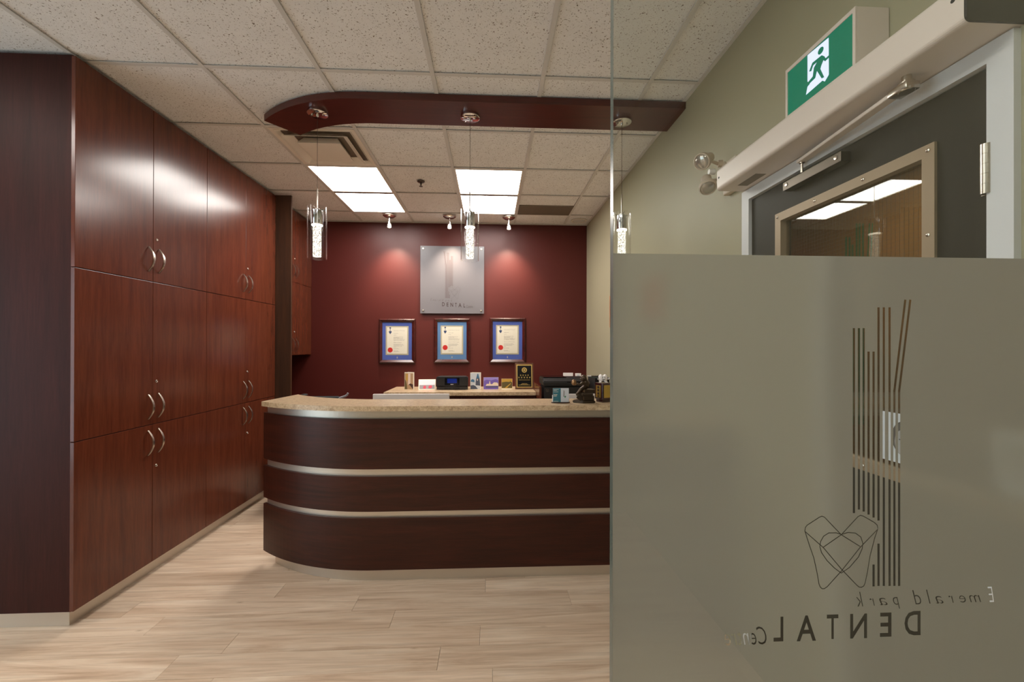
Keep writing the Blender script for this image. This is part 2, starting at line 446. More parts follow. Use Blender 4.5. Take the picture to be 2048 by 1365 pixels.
obj('wall_angle', B(XL, XW-.022, YB-.022, YB-.0005, CEIL-.0012, CEIL+.0022), 'grid_white', ceil)

# ---- door 1 in its white frame
door = sempty('door_1', (XW, 1.39, 0))
bm = bmesh.new(); FX0, FX1 = XW-.018, XW+.165
prism(bm, [(DY0, 0), (DY0, DZ), (DY1, DZ), (DY1, 0), (DY1-.052, 0), (DY1-.052, DZ-.046), (DY0+.052, DZ-.046), (DY0+.052, 0)], FX0, FX1, 'x')
obj('door_frame', bm, 'frame_white', door)
LY0, LY1, LZ = DY0+.055, DY1-.055, DZ-.050
wo = onX(1555, 432, XW); VY0, VY1, VZ1 = 1.078, 1.664, 1.975
VZ0 = (onX(1709, 921, XW).z + onX(1800, 950, XW).z)/2
lx0, lx1 = XW-.004, XW+.041
bm = bmesh.new()
box(bm, lx0, lx1, LY0, VY0, .012, LZ); box(bm, lx0, lx1, VY1, LY1, .012, LZ); box(bm, lx0, lx1, VY0, VY1, .012, VZ0); box(bm, lx0, lx1, VY0, VY1, VZ1, LZ)
leaf = obj('door_leaf', bm, 'door_leaf', door)
wf = obj('window_frame', prism(bmesh.new(), [(VY0-.02, VZ0-.02), (VY1+.02, VZ0-.02), (VY1+.02, VZ1+.02), (VY0-.02, VZ1+.02), (VY0-.02, VZ0-.0199),
      (VY0+.013, VZ0+.013), (VY0+.013, VZ1-.013), (VY1-.013, VZ1-.013), (VY1-.013, VZ0+.013), (VY0+.013, VZ0+.0131)], lx0-.008, lx0+.03, 'x'), 'bronze_frame', door)
bm = bmesh.new()
for y in [VY0-.004 + (VY1-VY0+.008)*k/3 for k in range(4)]:
    for z in (VZ0-.004, VZ1+.004): lathe(bm, [(.0055, 0), (.0055, -.002), (.003, -.0035)], (lx0-.008, y, z), 10, 'x')
for k in range(1, 4):
    for y in (VY0-.004, VY1+.004): lathe(bm, [(.0055, 0), (.0055, -.002), (.003, -.0035)], (lx0-.008, y, VZ0+(VZ1-VZ0)*k/4), 10, 'x')
obj('screw', bm, 'nickel', wf)['kind'] = 'stuff'
pane = obj('wired_glass', B(lx0+.016, lx0+.022, VY0+.012, VY1-.012, VZ0+.012, VZ1-.012), 'wire_glass', door)
bm = bmesh.new(); y = VY0+.02
while y < VY1-.02: box(bm, lx0+.0186, lx0+.0194, y-.0002, y+.0002, VZ0+.014, VZ1-.014); y += .0135
z = VZ0+.02
while z < VZ1-.02: box(bm, lx0+.0186, lx0+.0194, VY0+.014, VY1-.014, z-.0002, z+.0002); z += .0135
obj('wire_mesh', bm, 'steel_dark', pane)['kind'] = 'stuff'
hz = onX(1980, 287, XW-.01).z; hz0 = onX(1978, 388, XW-.01).z
for zc in ((hz+hz0)/2, 1.1, .3):
    h = (hz-hz0)/2; bm = bmesh.new()
    for q in range(5):
        lathe(bm, [(.011, zc-h+q*2*h/5+.0004), (.011, zc-h+(q+1)*2*h/5-.0004)], (lx0-.0115, LY0-.001, 0), 16)
    for f in bm.faces:
        if len(f.verts) > 4: f.smooth = False
    box(bm, lx0-.004, lx0-.0005, LY0, LY0+.016, zc-h, zc+h)
    obj('hinge', bm, 'nickel', door)
bm = bmesh.new(); box(bm, lx0-.03, lx0, LY1-.09, LY1-.05, .98, 1.08, .004); tube(bm, [(lx0-.03, LY1-.07, 1.03), (lx0-.055, LY1-.07, 1.03), (lx0-.058, LY1-.09, 1.03), (lx0-.058, LY1-.18, 1.03)], .009)
obj('door_handle', bm, 'nickel', door)

# ================================================================== CEILING BEAM (curved board)
def arc_path(x0, yf, R, th, xr, n=26):
    """plan line: straight front at yf from xr to x0, then an arc turning back to angle th"""
    return [(xr, yf)] + [(x0 - R*sin(th*i/n), yf + R - R*cos(th*i/n)) for i in range(n+1)]
zb = CEIL-.042
outer = arc_path(-.767, 2.506, 1.0, math.asin((1.462-.767)/1.0), XW-.001)
inner = arc_path(-.767, 2.782, .90, math.asin((1.311-.767)/.9), XW-.001)
bm = prism(bmesh.new(), outer + inner[::-1], zb, CEIL-.0015)
beam = tag(obj('ceiling_canopy_board', bm, 'cherry_beam', loc=(-.1, 2.64, CEIL)), 'curved dark cherry board fixed under the ceiling, carrying the pendants', 'ceiling board')

# ================================================================== RECEPTION COUNTER
ctr = thing('reception_counter', (0, 2.75, 0), 'curved cherry wood reception counter with silver bands and beige stone-look top', 'counter')
cx0 = -.705; XR = XW-.003
def band(yf, R, th, yi, Ri, thi, z0, z1, xr=XR):
    return prism(bmesh.new(), arc_path(cx0, yf, R, th, xr) + arc_path(cx0, yi, Ri, thi, xr)[::-1], z0, z1)
TH = rad(39.9)
ZB = [(.088, .402), (.443, .655), (.700, 1.005)]
for z0, z1 in ZB:
    obj('wood_panel', band(2.59, 1.25, TH, 2.608, 1.232, TH, z0, z1), 'cherry_band', ctr)
for z0, z1 in ((.402, .443), (.655, .700), (1.005, 1.060)):
    obj('metal_band', band(2.609, 1.231, rad(39.3), 2.622, 1.218, rad(39.3), z0-.02 if z0 < 1 else z0-.02, z1+.02 if z1 < 1.05 else 1.06), 'brushed_alu', ctr)
obj('toe_kick', band(2.643, 1.197, rad(37.4), 2.655, 1.185, rad(37.4), 0, .11), 'brushed_alu', ctr)
obj('counter_body', band(2.656, 1.184, rad(37.2), 2.80, 1.04, rad(38), 0, 1.06), 'cherry_end', ctr)
top = prism(bmesh.new(), arc_path(cx0, 2.535, 1.305, rad(35.9), XR) + arc_path(cx0, 2.868, .972, rad(47), XR)[::-1], 1.0602, 1.090)
obj('counter_top', top, 'laminate_stone', ctr)

# ================================================================== TALL STORAGE CABINETS
XC = -2.115
def handle_bm():
    """arched bar pull facing +X, centred at the origin, 0.15 m tall"""
    bm = bmesh.new(); n = 16; pts = []
    for i in range(n+1):
        t = i/n; a = (t-.5)*2
        pts.append((.034*(1-a*a)+.002, 0, a*.076))
    rings = []
    for i, p in enumerate(pts):
        a = pts[max(i-1, 0)]; b = pts[min(i+1, n)]; d = Vector((b[0]-a[0], 0, b[2]-a[2])).normalized(); nn = Vector((d.z, 0, -d.x))
        w = .0045 + .0035*(1-abs(i/n-.5)*2); th = .0038
        P = Vector(p); rings.append([bm.verts.new(P+nn*q*th+Vector((0, s*w, 0))) for q, s in ((1, -1), (1, 1), (-1, 1), (-1, -1))])
    fs = []
    for a, b in zip(rings, rings[1:]):
        for i in range(4): fs.append(bm.faces.new((a[i], a[(i+1) % 4], b[(i+1) % 4], b[i])))
    fs.append(bm.faces.new(rings[0])); fs.append(bm.faces.new(rings[-1])); bmesh.ops.recalc_face_normals(bm, faces=fs)
    bmesh.ops.bevel(bm, geom=[e for e in bm.edges if e.calc_face_angle(0) > 1.2], offset=.0015, segments=2, affect='EDGES')
    for f in bm.faces: f.smooth = True
    return bm
def lock_bm():
    bm = bmesh.new(); lathe(bm, [(.0085, 0), (.0085, .004), (.0068, .0055), (.0062, .0045), (.0015, .0045)], (0, 0, 0), 16, 'x'); box(bm, .0046, .0052, -.0008, .0008, -.004, .004); return bm
HND = LCK = None
def fit_hardware(door_o, rel_h, rel_l):
    global HND, LCK
    base = root_loc(door_o)
    if HND is None:
        HND = obj('handle', handle_bm(), 'nickel', None); HND.parent = door_o; HND.location = rel_h
    else: inst(HND, door_o, rel_h)
    if rel_l is not None:
        if LCK is None:
            LCK = obj('lock', lock_bm(), 'nickel', None); LCK.parent = door_o; LCK.location = rel_l
        else: inst(LCK, door_o, rel_l)
rows = [(.094, .953), (.957, 1.846), (1.850, 2.925)]
hz_ = [.845, 1.068, 1.985]; lz_ = [.69, 1.222, 2.118]
def tall(y0, label, end_panel):
    t = thing('storage_cabinet', (XC-.3, y0+.5, 0), label, 'cabinet', 'tall cherry storage cabinets along the left wall')
    ys = y0+.03 if end_panel else y0+.001
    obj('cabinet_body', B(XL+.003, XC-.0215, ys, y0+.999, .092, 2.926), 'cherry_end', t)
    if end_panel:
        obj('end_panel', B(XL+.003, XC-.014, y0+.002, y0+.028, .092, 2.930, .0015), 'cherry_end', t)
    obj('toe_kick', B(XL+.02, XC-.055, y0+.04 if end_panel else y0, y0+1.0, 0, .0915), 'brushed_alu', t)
    obj('top_trim', B(XL+.02, XC-.03, y0+.03, y0+1.0, 2.9265, 2.9405), 'vent_grey', t)
    for r, (z0, z1) in enumerate(rows):
        for sd in (0, 1):
            a, b = y0+.5*sd, y0+.5*sd+.5
            if end_panel and sd == 0: a += .0
            d = obj('door', B(XC-.0195, XC, a+.0015, b-.0015, z0, z1, .0012), 'cherry_door', t)
            yc = (b-.038 if sd == 0 else a+.042)
            base = root_loc(t)
            fit_hardware(d, (XC-base.x, yc-base.y, hz_[r]-base.z), (XC-base.x, a+.026-base.y, lz_[r]-base.z) if sd else None)
    return t
YC = 2.247
tall(YC, 'tall cherry cabinet nearest the camera, with the dark end panel', True)
tall(YC+1.0, 'tall cherry cabinet farther back, beside the curved counter end', False)
gp = tag(obj('gable_panel', B(XL+.01, -1.967, YC+2.004, YC+2.027, 0, 2.932), 'walnut_dark', loc=(-2.1, YC+2.015, 0)), 'narrow dark full-height wood panel between tall cabinet and wall cabinet', 'panel')
# wall cabinet behind
uc = thing('wall_cabinet', (-2.45, 4.7, 1.346), 'cherry wall cabinet hung in the far left corner by the red wall', 'cabinet')
XU = -2.145; u0, um, u1 = YC+2.030, 4.697, YB-.003
obj('cabinet_body', B(XL+.003, XU-.0205, u0, u1, 1.347, 2.925), 'cherry_end', uc)
obj('top_trim', B(XL+.003, XU-.02, u0, u1, 2.9255, 2.9405), 'vent_grey', uc)
for z0, z1, hz1, lz1 in ((1.347, 2.141, 1.455, 1.60), (2.145, 2.925, 2.262, 2.40)):
    for a, b, sd in ((u0, um, 0), (um, u1, 1)):
        d = obj('door', B(XU-.02, XU, a+.0015, b-.0015, z0, z1, .0012), 'cherry_door', uc)
        base = root_loc(uc); yc = b-.035 if sd == 0 else a+.04
        fit_hardware(d, (XU-base.x, yc-base.y, hz1-base.z), (XU-base.x, a+.02-base.y, lz1-base.z) if sd else None)

# ================================================================== CEILING FIXTURES
def troffer(i, j, label, lit='lens_lit'):
    x0, x1, y0, y1 = GX0+T*i+.013, GX0+T*(i+1)-.013, GY0+T*j+.013, GY0+T*(j+2)-.013
    t = thing('ceiling_light', ((x0+x1)/2, (y0+y1)/2, CEIL), label, 'ceiling light', 'recessed fluorescent ceiling lights')
    bm = bmesh.new()
    for a in ((x0, x0+.012, y0, y1), (x1-.012, x1, y0, y1), (x0+.012, x1-.012, y0, y0+.012), (x0+.012, x1-.012, y1-.012, y1)):
        box(bm, a[0], a[1], a[2], a[3], CEIL-.003, CEIL+.02)
    obj('frame', bm, 'fixture_white', t)
    ym = (y0+y1)/2
    obj('divider', B(x0+.012, x1-.012, ym-.024, ym+.024, CEIL-.004, CEIL+.02), 'tbar_grey', t)
    for a, b in ((y0+.012, ym-.024), (ym+.024, y1-.012)):
        obj('lens', B(x0+.012, x1-.012, a, b, CEIL+.004, CEIL+.010), lit, t)
    obj('housing', B(x0, x1, y0, y1, CEIL+.0205, CEIL+.029), 'fixture_white', t)
    return t
troffer(0, 2, 'lit two-panel ceiling light on the left, next to the air diffuser')
troffer(2, 2, 'lit two-panel ceiling light above the middle pendant')
for (i, j) in ((0, -3), (2, -5), (-3, -3)):
    troffer(i, j, {0: 'lit two-panel ceiling light over the middle of the waiting area', 2: 'lit two-panel ceiling light over the waiting area by the green wall', -3: 'lit two-panel ceiling light over the waiting area by the windows'}[i], 'lens_lit_front')
# air diffuser
ax0, ax1, ay0, ay1 = cell(0, 1); acx, acy = (ax0+ax1)/2, (ay0+ay1)/2
ad = thing('air_diffuser', (acx, acy, CEIL), 'square white stepped air diffuser in the ceiling behind the curved board', 'air vent')
def sq_ring(ro, zo, ri, zi, th=.004):
    bm = bmesh.new(); ring = []
    for r, z in ((ro, zo), (ri, zi), (ri, zi+th), (ro, zo+th)):
        ring.append([bm.verts.new((acx+sx*r, acy+sy*r, z)) for sx, sy in ((-1, -1), (1, -1), (1, 1), (-1, 1))])
    fs = []
    for a, b in zip(ring, ring[1:]+ring[:1]):
        for q in range(4): fs.append(bm.faces.new((a[q], a[(q+1) % 4], b[(q+1) % 4], b[q])))
    bmesh.ops.recalc_face_normals(bm, faces=fs); return bm
obj('flange', sq_ring(.292, CEIL-.003, .255, CEIL+.002), 'fixture_white', ad)
obj('throat', B(acx-.255, acx+.255, acy-.255, acy+.255, CEIL+.022, CEIL+.028), 'vent_grey', ad)
obj('cone', sq_ring(.225, CEIL-.022, .175, CEIL+.012), 'fixture_white', ad)
obj('cone', sq_ring(.262, CEIL-.004, .240, CEIL+.016), 'fixture_white', ad)
obj('center_plate', prism(bmesh.new(), [(acx-.15, acy-.15), (acx+.15, acy-.15), (acx+.15, acy+.15), (acx-.15, acy+.15)], CEIL-.034, CEIL-.029), 'fixture_white', ad)
obj('center_cone', sq_ring(.15, CEIL-.031, .12, CEIL+.014), 'fixture_white', ad)
# grey return grille
vx0, vx1, vy0, vy1 = cell(3, 3)
obj('tile_strip', B(vx0+.013, vx1-.013, vy0+.004, 4.455, CEIL+.008, CEIL+.022), 'ceiling_tile', ceil)
rg = thing('return_grille', ((vx0+vx1)/2, 4.6, CEIL), 'long flat grey return grille in the ceiling before the red wall', 'air vent')
obj('grille_frame', box(box(bmesh.new(), vx0+.013, vx1-.013, 4.456, 4.468, CEIL-.003, CEIL+.012), vx0+.013, vx1-.013, vy1-.026, vy1-.013, CEIL-.003, CEIL+.012), 'vent_grey', rg)
obj('backing', B(vx0+.013, vx1-.013, 4.468, vy1-.026, CEIL+.013, CEIL+.017), 'dark_void', rg)
y = 4.474; sl = None
while y < vy1-.034:
    if sl is None: sl = obj('slat', B(vx0+.014, vx1-.014, y, y+.0085, CEIL-.002, CEIL+.010), 'vent_grey', rg); y00 = y
    else: inst(sl, rg, (0, y-y00, 0))
    y += .0115
# sprinkler
sp = thing('fire_sprinkler', (-.634, 3.85, CEIL), 'small metal fire sprinkler in the ceiling between the two lights', 'sprinkler')
obj('escutcheon', lathe(bmesh.new(), [(.034, CEIL+.002), (.034, CEIL-.004), (.026, CEIL-.010), (.014, CEIL-.012)], (-.634, 3.85, 0)), 'steel_dark', sp)
bm = lathe(bmesh.new(), [(.009, CEIL-.012), (.009, CEIL-.028), (.005, CEIL-.030), (.005, CEIL-.044)], (-.634, 3.85, 0), 14)
lathe(bm, [(.016, CEIL-.044), (.016, CEIL-.047)], (-.634, 3.85, 0), 14)
obj('sprinkler_head', bm, 'steel_dark', sp)
# ceiling speaker disc
sk = thing('ceiling_speaker', (1.045, 4.955, CEIL), 'flat round cream disc on the ceiling in the far right corner', 'ceiling disc')
obj('rim', lathe(bmesh.new(), [(.092, CEIL+.0025), (.092, CEIL-.004), (.078, CEIL-.006), (.076, CEIL-.003), (.076, CEIL+.0025)], (1.045, 4.955, 0), 32), 'fixture_white', sk)
obj('cover', lathe(bmesh.new(), [(.0755, CEIL+.002), (.0755, CEIL-.002)], (1.045, 4.955, 0), 32), 'grid_white', sk)

# ---- pendants
def pendant(loc, label, rodlen):
    x, y = loc; t = thing('pendant_lamp', (x, y, zb), label, 'pendant lamp', 'bubble-glass pendants under the curved board')
    base = zb
    obj('canopy', lathe(bmesh.new(), [(.058, zb-.0005), (.060, zb-.006), (.060, zb-.016), (.056, zb-.019), (.001, zb-.019)], (x, y, 0), 36), 'chrome', t)
    bm = bmesh.new()
    for s in (-1, 1): box(bm, x+s*.034-.004, x+s*.034+.004, y-.003, y+.003, zb-.025, zb-.019)
    lathe(bm, [(.008, zb-.019), (.008, zb-.026), (.003, zb-.034)], (x, y, 0), 14)
    obj('canopy_screw', bm, 'nickel', t)['kind'] = 'stuff'
    zt = 2.303
    obj('cable', lathe(bmesh.new(), [(.0014, zb-.033), (.0014, zt+.11)], (x, y, 0), 8), 'steel_dark', t)
    obj('stem', lathe(bmesh.new(), [(.003, zt+.12), (.004, zt+.118), (.004, zt-.012)], (x, y, 0), 12), 'nickel', t)
    bm = lathe(bmesh.new(), [(.012, zt-.004), (.012, zt-.014), (.031, zt-.016), (.031, zt-.102), (.030, zt-.104)], (x, y, 0), 32)
    obj('socket', bm, 'chrome', t)
    bm = bmesh.new()
    for q in range(3): a = q*2*pi/3+.5; tube(bm, [(x, y, zt-.006), (x+.0535*cos(a), y+.0535*sin(a), zt-.006)], .0025, 8)
    obj('spider', bm, 'nickel', t)
    rod = obj('bubble_rod', lathe(bmesh.new(), [(.0235, 2.202), (.0255, 2.198), (.0245, 2.190), (.0245, 2.004), (.023, 2.0)], (x, y, 0), 28), 'bubble_glass', t)
    obj('glow_ring', lathe(bmesh.new(), [(.0315, 2.198), (.0325, 2.194), (.0265, 2.188)], (x, y, 0), 28), 'bulb', t)
    bm = bmesh.new(); zbot = 1.987
    lathe(bm, [(.054, zbot), (.057, zbot), (.057, zt+.004), (.054, zt+.004), (.054, zbot)], (x, y, 0), 40, caps=False)
    bmesh.ops.remove_doubles(bm, verts=bm.verts, dist=1e-6); bmesh.ops.recalc_face_normals(bm, faces=bm.faces)
    obj('glass_cylinder', bm, 'cup_glass', t)
    return t
pendant((-1.074, 2.66), 'pendant lamp on the left, hanging from the curved end of the board', 0)
pendant((-.132, 2.655), 'middle pendant lamp, hanging in front of the grey wall sign', 0)
pendant((.838, 2.66), 'pendant lamp on the right, seen through the edge of the glass panel', 0)

# ---- little spots before the red wall
for sx, lab in ((-1.153, 'small glass ceiling spotlight over the left diploma'), (-.473, 'small glass ceiling spotlight over the grey wall sign'), (.207, 'small glass ceiling spotlight over the right diploma')):
    sy = 4.845; t = thing('ceiling_spotlight', (sx, sy, CEIL), lab, 'spotlight', 'small ceiling spotlights before the red wall')
    obj('base', lathe(bmesh.new(), [(.050, CEIL-.002), (.073, CEIL-.006), (.073, CEIL-.014), (.055, CEIL-.028), (.012, CEIL-.032)], (sx, sy, 0), 28), 'nickel', t)
    obj('stem', lathe(bmesh.new(), [(.007, CEIL-.031), (.007, CEIL-.075), (.016, CEIL-.08), (.016, CEIL-.10)], (sx, sy+.004, 0), 14), 'chrome', t)
    bm = lathe(bmesh.new(), [(.019, CEIL-.082), (.024, CEIL-.09), (.031, CEIL-.150), (.029, CEIL-.150), (.022, CEIL-.09), (.019, CEIL-.086)], (sx, sy+.004, 0), 24, caps=False)
    obj('glass_cup', bm, 'cup_glass', t)
    obj('bulb', lathe(bmesh.new(), [(.010, CEIL-.10), (.017, CEIL-.11), (.021, CEIL-.142), (.010, CEIL-.147)], (sx, sy+.004, 0), 18), 'bulb', t)
    ld = bpy.data.lights.new('spot', 'SPOT'); ld.energy = P_SPOT; ld.spot_size = rad(84); ld.spot_blend = 1.0; ld.shadow_soft_size = .02; ld.color = (1, .80, .62)
    lo = bpy.data.objects.new('spot', ld); COL.objects.link(lo); lo.parent = t; lo.location = (0, .004, -.157)
    d = Vector((0, YB-.0-sy, -(CEIL-.157-2.12))); lo.rotation_euler = d.to_track_quat('-Z', 'Y').to_euler()

# ================================================================== THE LOGO (as drawn on the glass, px of the photo -> reading units)
def Lg(x, y): return (1420+x/3.357, 980+y/3.357)          # the close view of the lower logo
stripes = []
cu = [1708.9, 1718.9, 1728.5, 1738.3, 1748.3, 1758.2, 1768.8, 1780.3, 1789.9, 1799.5]
tops = [658, 658, 658, 705, 705, 616.4, 616.4, 616.4, None, None]
cut = [1026, 1019, 1023, 1029, 1035, 1041]
for i, u in enumerate(cu):
    t = tops[i]
    if t is None: t = 782
    if i < 6: stripes.append((u, t, cut[i]))
    else: stripes.append((u, t, 1172))
stripes += [(1748.3, 1132, 1173), (1758.2, 1090, 1172)]
slants = [((1789.9, 783), (1811.7, 601)), ((1799.5, 783), (1821.7, 601))]
tooth = [[(640, 280), (644, 255), (656, 240), (738, 187), (755, 180), (772, 187), (885, 305), (1010, 383)],
         [(1130, 262), (1126, 240), (1108, 223), (1034, 180), (1014, 174), (996, 184), (885, 305), (765, 388)],
         [(640, 280), (672, 380), (700, 460), (722, 560), (735, 636), (743, 656), (756, 668), (770, 668), (790, 655), (885, 550), (1010, 392), (1130, 268)],
         [(1130, 268), (1110, 325), (1078, 450), (1060, 560), (1045, 630), (1036, 650), (1020, 659), (1005, 657), (990, 645), (885, 535), (765, 392), (640, 282)],
         [(885, 303), (850, 292), (800, 293), (766, 315), (746, 350), (741, 385), (752, 425), (790, 480), (840, 530), (885, 563), (940, 525), (1000, 455), (1025, 400), (1030, 362), (1016, 320), (980, 294), (930, 290), (885, 303)]]
letters = [('D', 1310, 1418, 820, 980), ('E', 1145, 1222, 830, 990), ('N', 945, 1058, 838, 1000), ('T', 788, 865, 843, 1005), ('A', 585, 715, 850, 1018), ('L', 430, 495, 858, 1022)]
script = [('E', 1868, 1912, 655, 757), ('m', 1745, 1825, 712, 757), ('e', 1678, 1722, 714, 760), ('r', 1605, 1640, 716, 762), ('a', 1518, 1572, 718, 767), ('l', 1455, 1485, 675, 768), ('d', 1362, 1422, 678, 772),
          ('p', 1232, 1280, 725, 802), ('a', 1140, 1196, 730, 778), ('r', 1075, 1110, 734, 782), ('k', 985, 1032, 690, 787)]
centre = ('Centre', 100, 382, 930, 1042)
CU, CV = 1755.0, 887.0
def logo_parts(to2d, mirror, ext, sw, lw):
    """solid pieces of the logo; to2d takes photo pixels to plane metres"""
    out = {'stripe': bmesh.new(), 'tooth': bmesh.new(), 'letters': bmesh.new(), 'script': bmesh.new()}
    def seg(bm, a, b, w):
        a = Vector(a); b = Vector(b); d = b-a
        if d.length < 1e-6: return
        n = Vector((-d.y, d.x)).normalized()*w/2; e = d.normalized()*w*.3
        q = [a-e+n, b+e+n, b+e-n, a-e-n]
        vs = [bm.verts.new((p.x, p.y, h)) for h in (-ext, ext) for p in q]
        fs = [bm.faces.new([vs[i] for i in f]) for f in ((0, 1, 2, 3), (7, 6, 5, 4), (0, 4, 5, 1), (1, 5, 6, 2), (2, 6, 7, 3), (3, 7, 4, 0))]
        bmesh.ops.recalc_face_normals(bm, faces=fs)
    for u, t, b in stripes: seg(out['stripe'], to2d(u, t), to2d(u, b), sw)
    for a, b in slants: seg(out['stripe'], to2d(*a), to2d(*b), sw)
    for pl in tooth:
        for a, b in zip(pl, pl[1:]): seg(out['tooth'], to2d(*Lg(*a)), to2d(*Lg(*b)), lw)
    def put(key, ch, x0, x1, y0, y1, bold, shear):
        bl = to2d(*Lg(x1, y1)); tr = to2d(*Lg(x0, y0))       # reading-left is image-right on the glass
        bm = fit_text(ch, bl[0], tr[0], bl[1], tr[1], ext, bold, shear)
        bmesh.ops.recalc_face_normals(bm, faces=bm.faces)
        join(out[key], bm)
    for ch, *q in letters: put('letters', ch, *q, .012, 0)
    for ch, *q in script: put('script', ch, *q, -.012, .32)
    put('script', *centre, -.008, .32)
    return out

# ================================================================== GLASS PANEL WITH FROSTED FILM
YG = .50; GT = .012
XG0 = onY(1226, 600, YG).x; XG1 = XW-.002
ZF = (onY(1240, 508.2, YG+GT).z + onY(2030, 515.8, YG+GT).z)/2
gpn = thing('glass_panel', ((XG0+XG1)/2, YG, 0), 'tall clear glass panel at the right, lower half frosted with a mirrored logo', 'glass panel')
bm = B(XG0, XG1, YG, YG+GT, .012, CEIL-.012)
for f in bm.faces:
    f.material_index = 1 if abs(f.normal.y) < .5 and f.calc_center_median().x < XG0+.01 else 0
obj('pane', bm, ['pane_glass', 'glass_edge'], gpn)
obj('floor_channel', box(box(bmesh.new(), XG0, XG1, YG-.012, YG-.0005, 0, .04), XG0, XG1, YG+GT+.0005, YG+GT+.012, 0, .04), 'brushed_alu', gpn)
obj('head_channel', box(box(bmesh.new(), XG0, XG1, YG-.012, YG-.0005, CEIL-.04, CEIL-.002), XG0, XG1, YG+GT+.0005, YG+GT+.012, CEIL-.04, CEIL-.002), 'brushed_alu', gpn)
def glass2d(u, v): p = onY(u, v, YG+GT); return (p.x, p.z)
px = YG/FPX
lp = logo_parts(glass2d, True, .004, 4.9*px, 1.7*px)
cut_bm = bmesh.new()
for kk in ('stripe', 'tooth', 'letters', 'script'): join(cut_bm, lp[kk])
bmesh.ops.recalc_face_normals(cut_bm, faces=cut_bm.faces)
me_c = bpy.data.meshes.new('cut'); cut_bm.to_mesh(me_c); cut_bm.free(); oc = bpy.data.objects.new('cut', me_c); COL.objects.link(oc)
fb = B(XG0+.001, XG1-.001, .05, ZF, -.001, .001)          # in plane coordinates (x, z, thickness)
me_f = bpy.data.meshes.new('film'); fb.to_mesh(me_f); fb.free(); of = bpy.data.objects.new('film', me_f); COL.objects.link(of)
md = of.modifiers.new('cut', 'BOOLEAN'); md.operation = 'DIFFERENCE'; md.object = oc; md.solver = 'EXACT'; md.use_self = True
dg = bpy.context.evaluated_depsgraph_get(); dg.update()
me2 = bpy.data.meshes.new_from_object(of.evaluated_get(dg))
bm = bmesh.new(); bm.from_mesh(me2)
bmesh.ops.delete(bm, geom=[f for f in bm.faces if f.normal.z < .9], context='FACES')
for v in bm.verts: v.co = Vector((v.co.x, YG+GT+.0008, v.co.y))
for o_ in (oc, of): bpy.data.objects.remove(o_)
film = obj('frosted_film', bm, 'frost', gpn); film['label'] = 'grey frosted film with the dental logo left clear, mirrored'

# ================================================================== WALL SIGN
a = onY(841, 492, YB-.02); b = onY(968, 628, YB-.02)
sx0, sx1, sz0, sz1 = a.x, b.x, b.z, a.z
sg = thing('wall_sign', ((sx0+sx1)/2, YB-.02, sz0), 'square silver acrylic sign with the dental centre logo on the red wall', 'sign')
obj('sign_plate', B(sx0, sx1, YB-.026, YB-.020, sz0, sz1, .001), 'sign_acrylic', sg)
so = None
for sx in (sx0+.035, sx1-.035):
    for sz in (sz0+.035, sz1-.035):
        bm = lathe(bmesh.new(), [(.009, YB-.0005), (.009, YB-.0198)], (sx, 0, sz), 16, 'y'); lathe(bm, [(.0125, YB-.0262), (.0125, YB-.031), (.010, YB-.034), (.003, YB-.0345)], (sx, 0, sz), 20, 'y')
        obj('standoff', bm, 'nickel', sg)
def ps(x, y): return (830+x/9.1, 485+y/9.1)                 # the close view of the wall sign
kx = (sx1-sx0)/127.0
s_top = onY(*ps(515, 165), YB-.026); s_bot = onY(*ps(555, 1015), YB-.026)
ksc = (s_top.z-s_bot.z)/(1172-601); xs_l = s_bot.x
def sign2d(u, v): return (xs_l - (u-1799.5)*ksc*.95, s_top.z - (v-601)*ksc)
lp = logo_parts(sign2d, False, .0006, 3.4*ksc, 1.0*ksc)
for kk, mt, nm in (('stripe', 'ink_brown', 'logo_bars'), ('tooth', 'ink_grey', 'logo_tooth_outline'), ('letters', 'ink_dark', 'logo_lettering'), ('script', 'ink_grey', 'logo_script')):
    bm = lp[kk]
    for v in bm.verts: v.co = Vector((v.co.x, YB-.0267+v.co.z, v.co.y))
    if kk == 'letters':                                       # every capital a part of its own
        bmesh.ops.remove_doubles(bm, verts=bm.verts, dist=1e-6); bm.verts.ensure_lookup_table(); left = set(bm.verts); isl = []
        while left:
            st_ = [left.pop()]; grp = set(st_)
            while st_:
                v0 = st_.pop()
                for e_ in v0.link_edges:
                    w0 = e_.other_vert(v0)
                    if w0 in left: left.discard(w0); grp.add(w0); st_.append(w0)
            isl.append(grp)
        for grp in isl:
            b2 = bm.copy(); keep = {v.index for v in grp}
            bm.verts.index_update(); keep = {v.index for v in grp}; b2.verts.index_update()
            bmesh.ops.delete(b2, geom=[v for v in b2.verts if v.index not in keep], context='VERTS')
            obj('letter', b2, mt, sg)
        bm.free()
    else:
        obj(nm, bm, mt, sg)['kind'] = 'stuff'

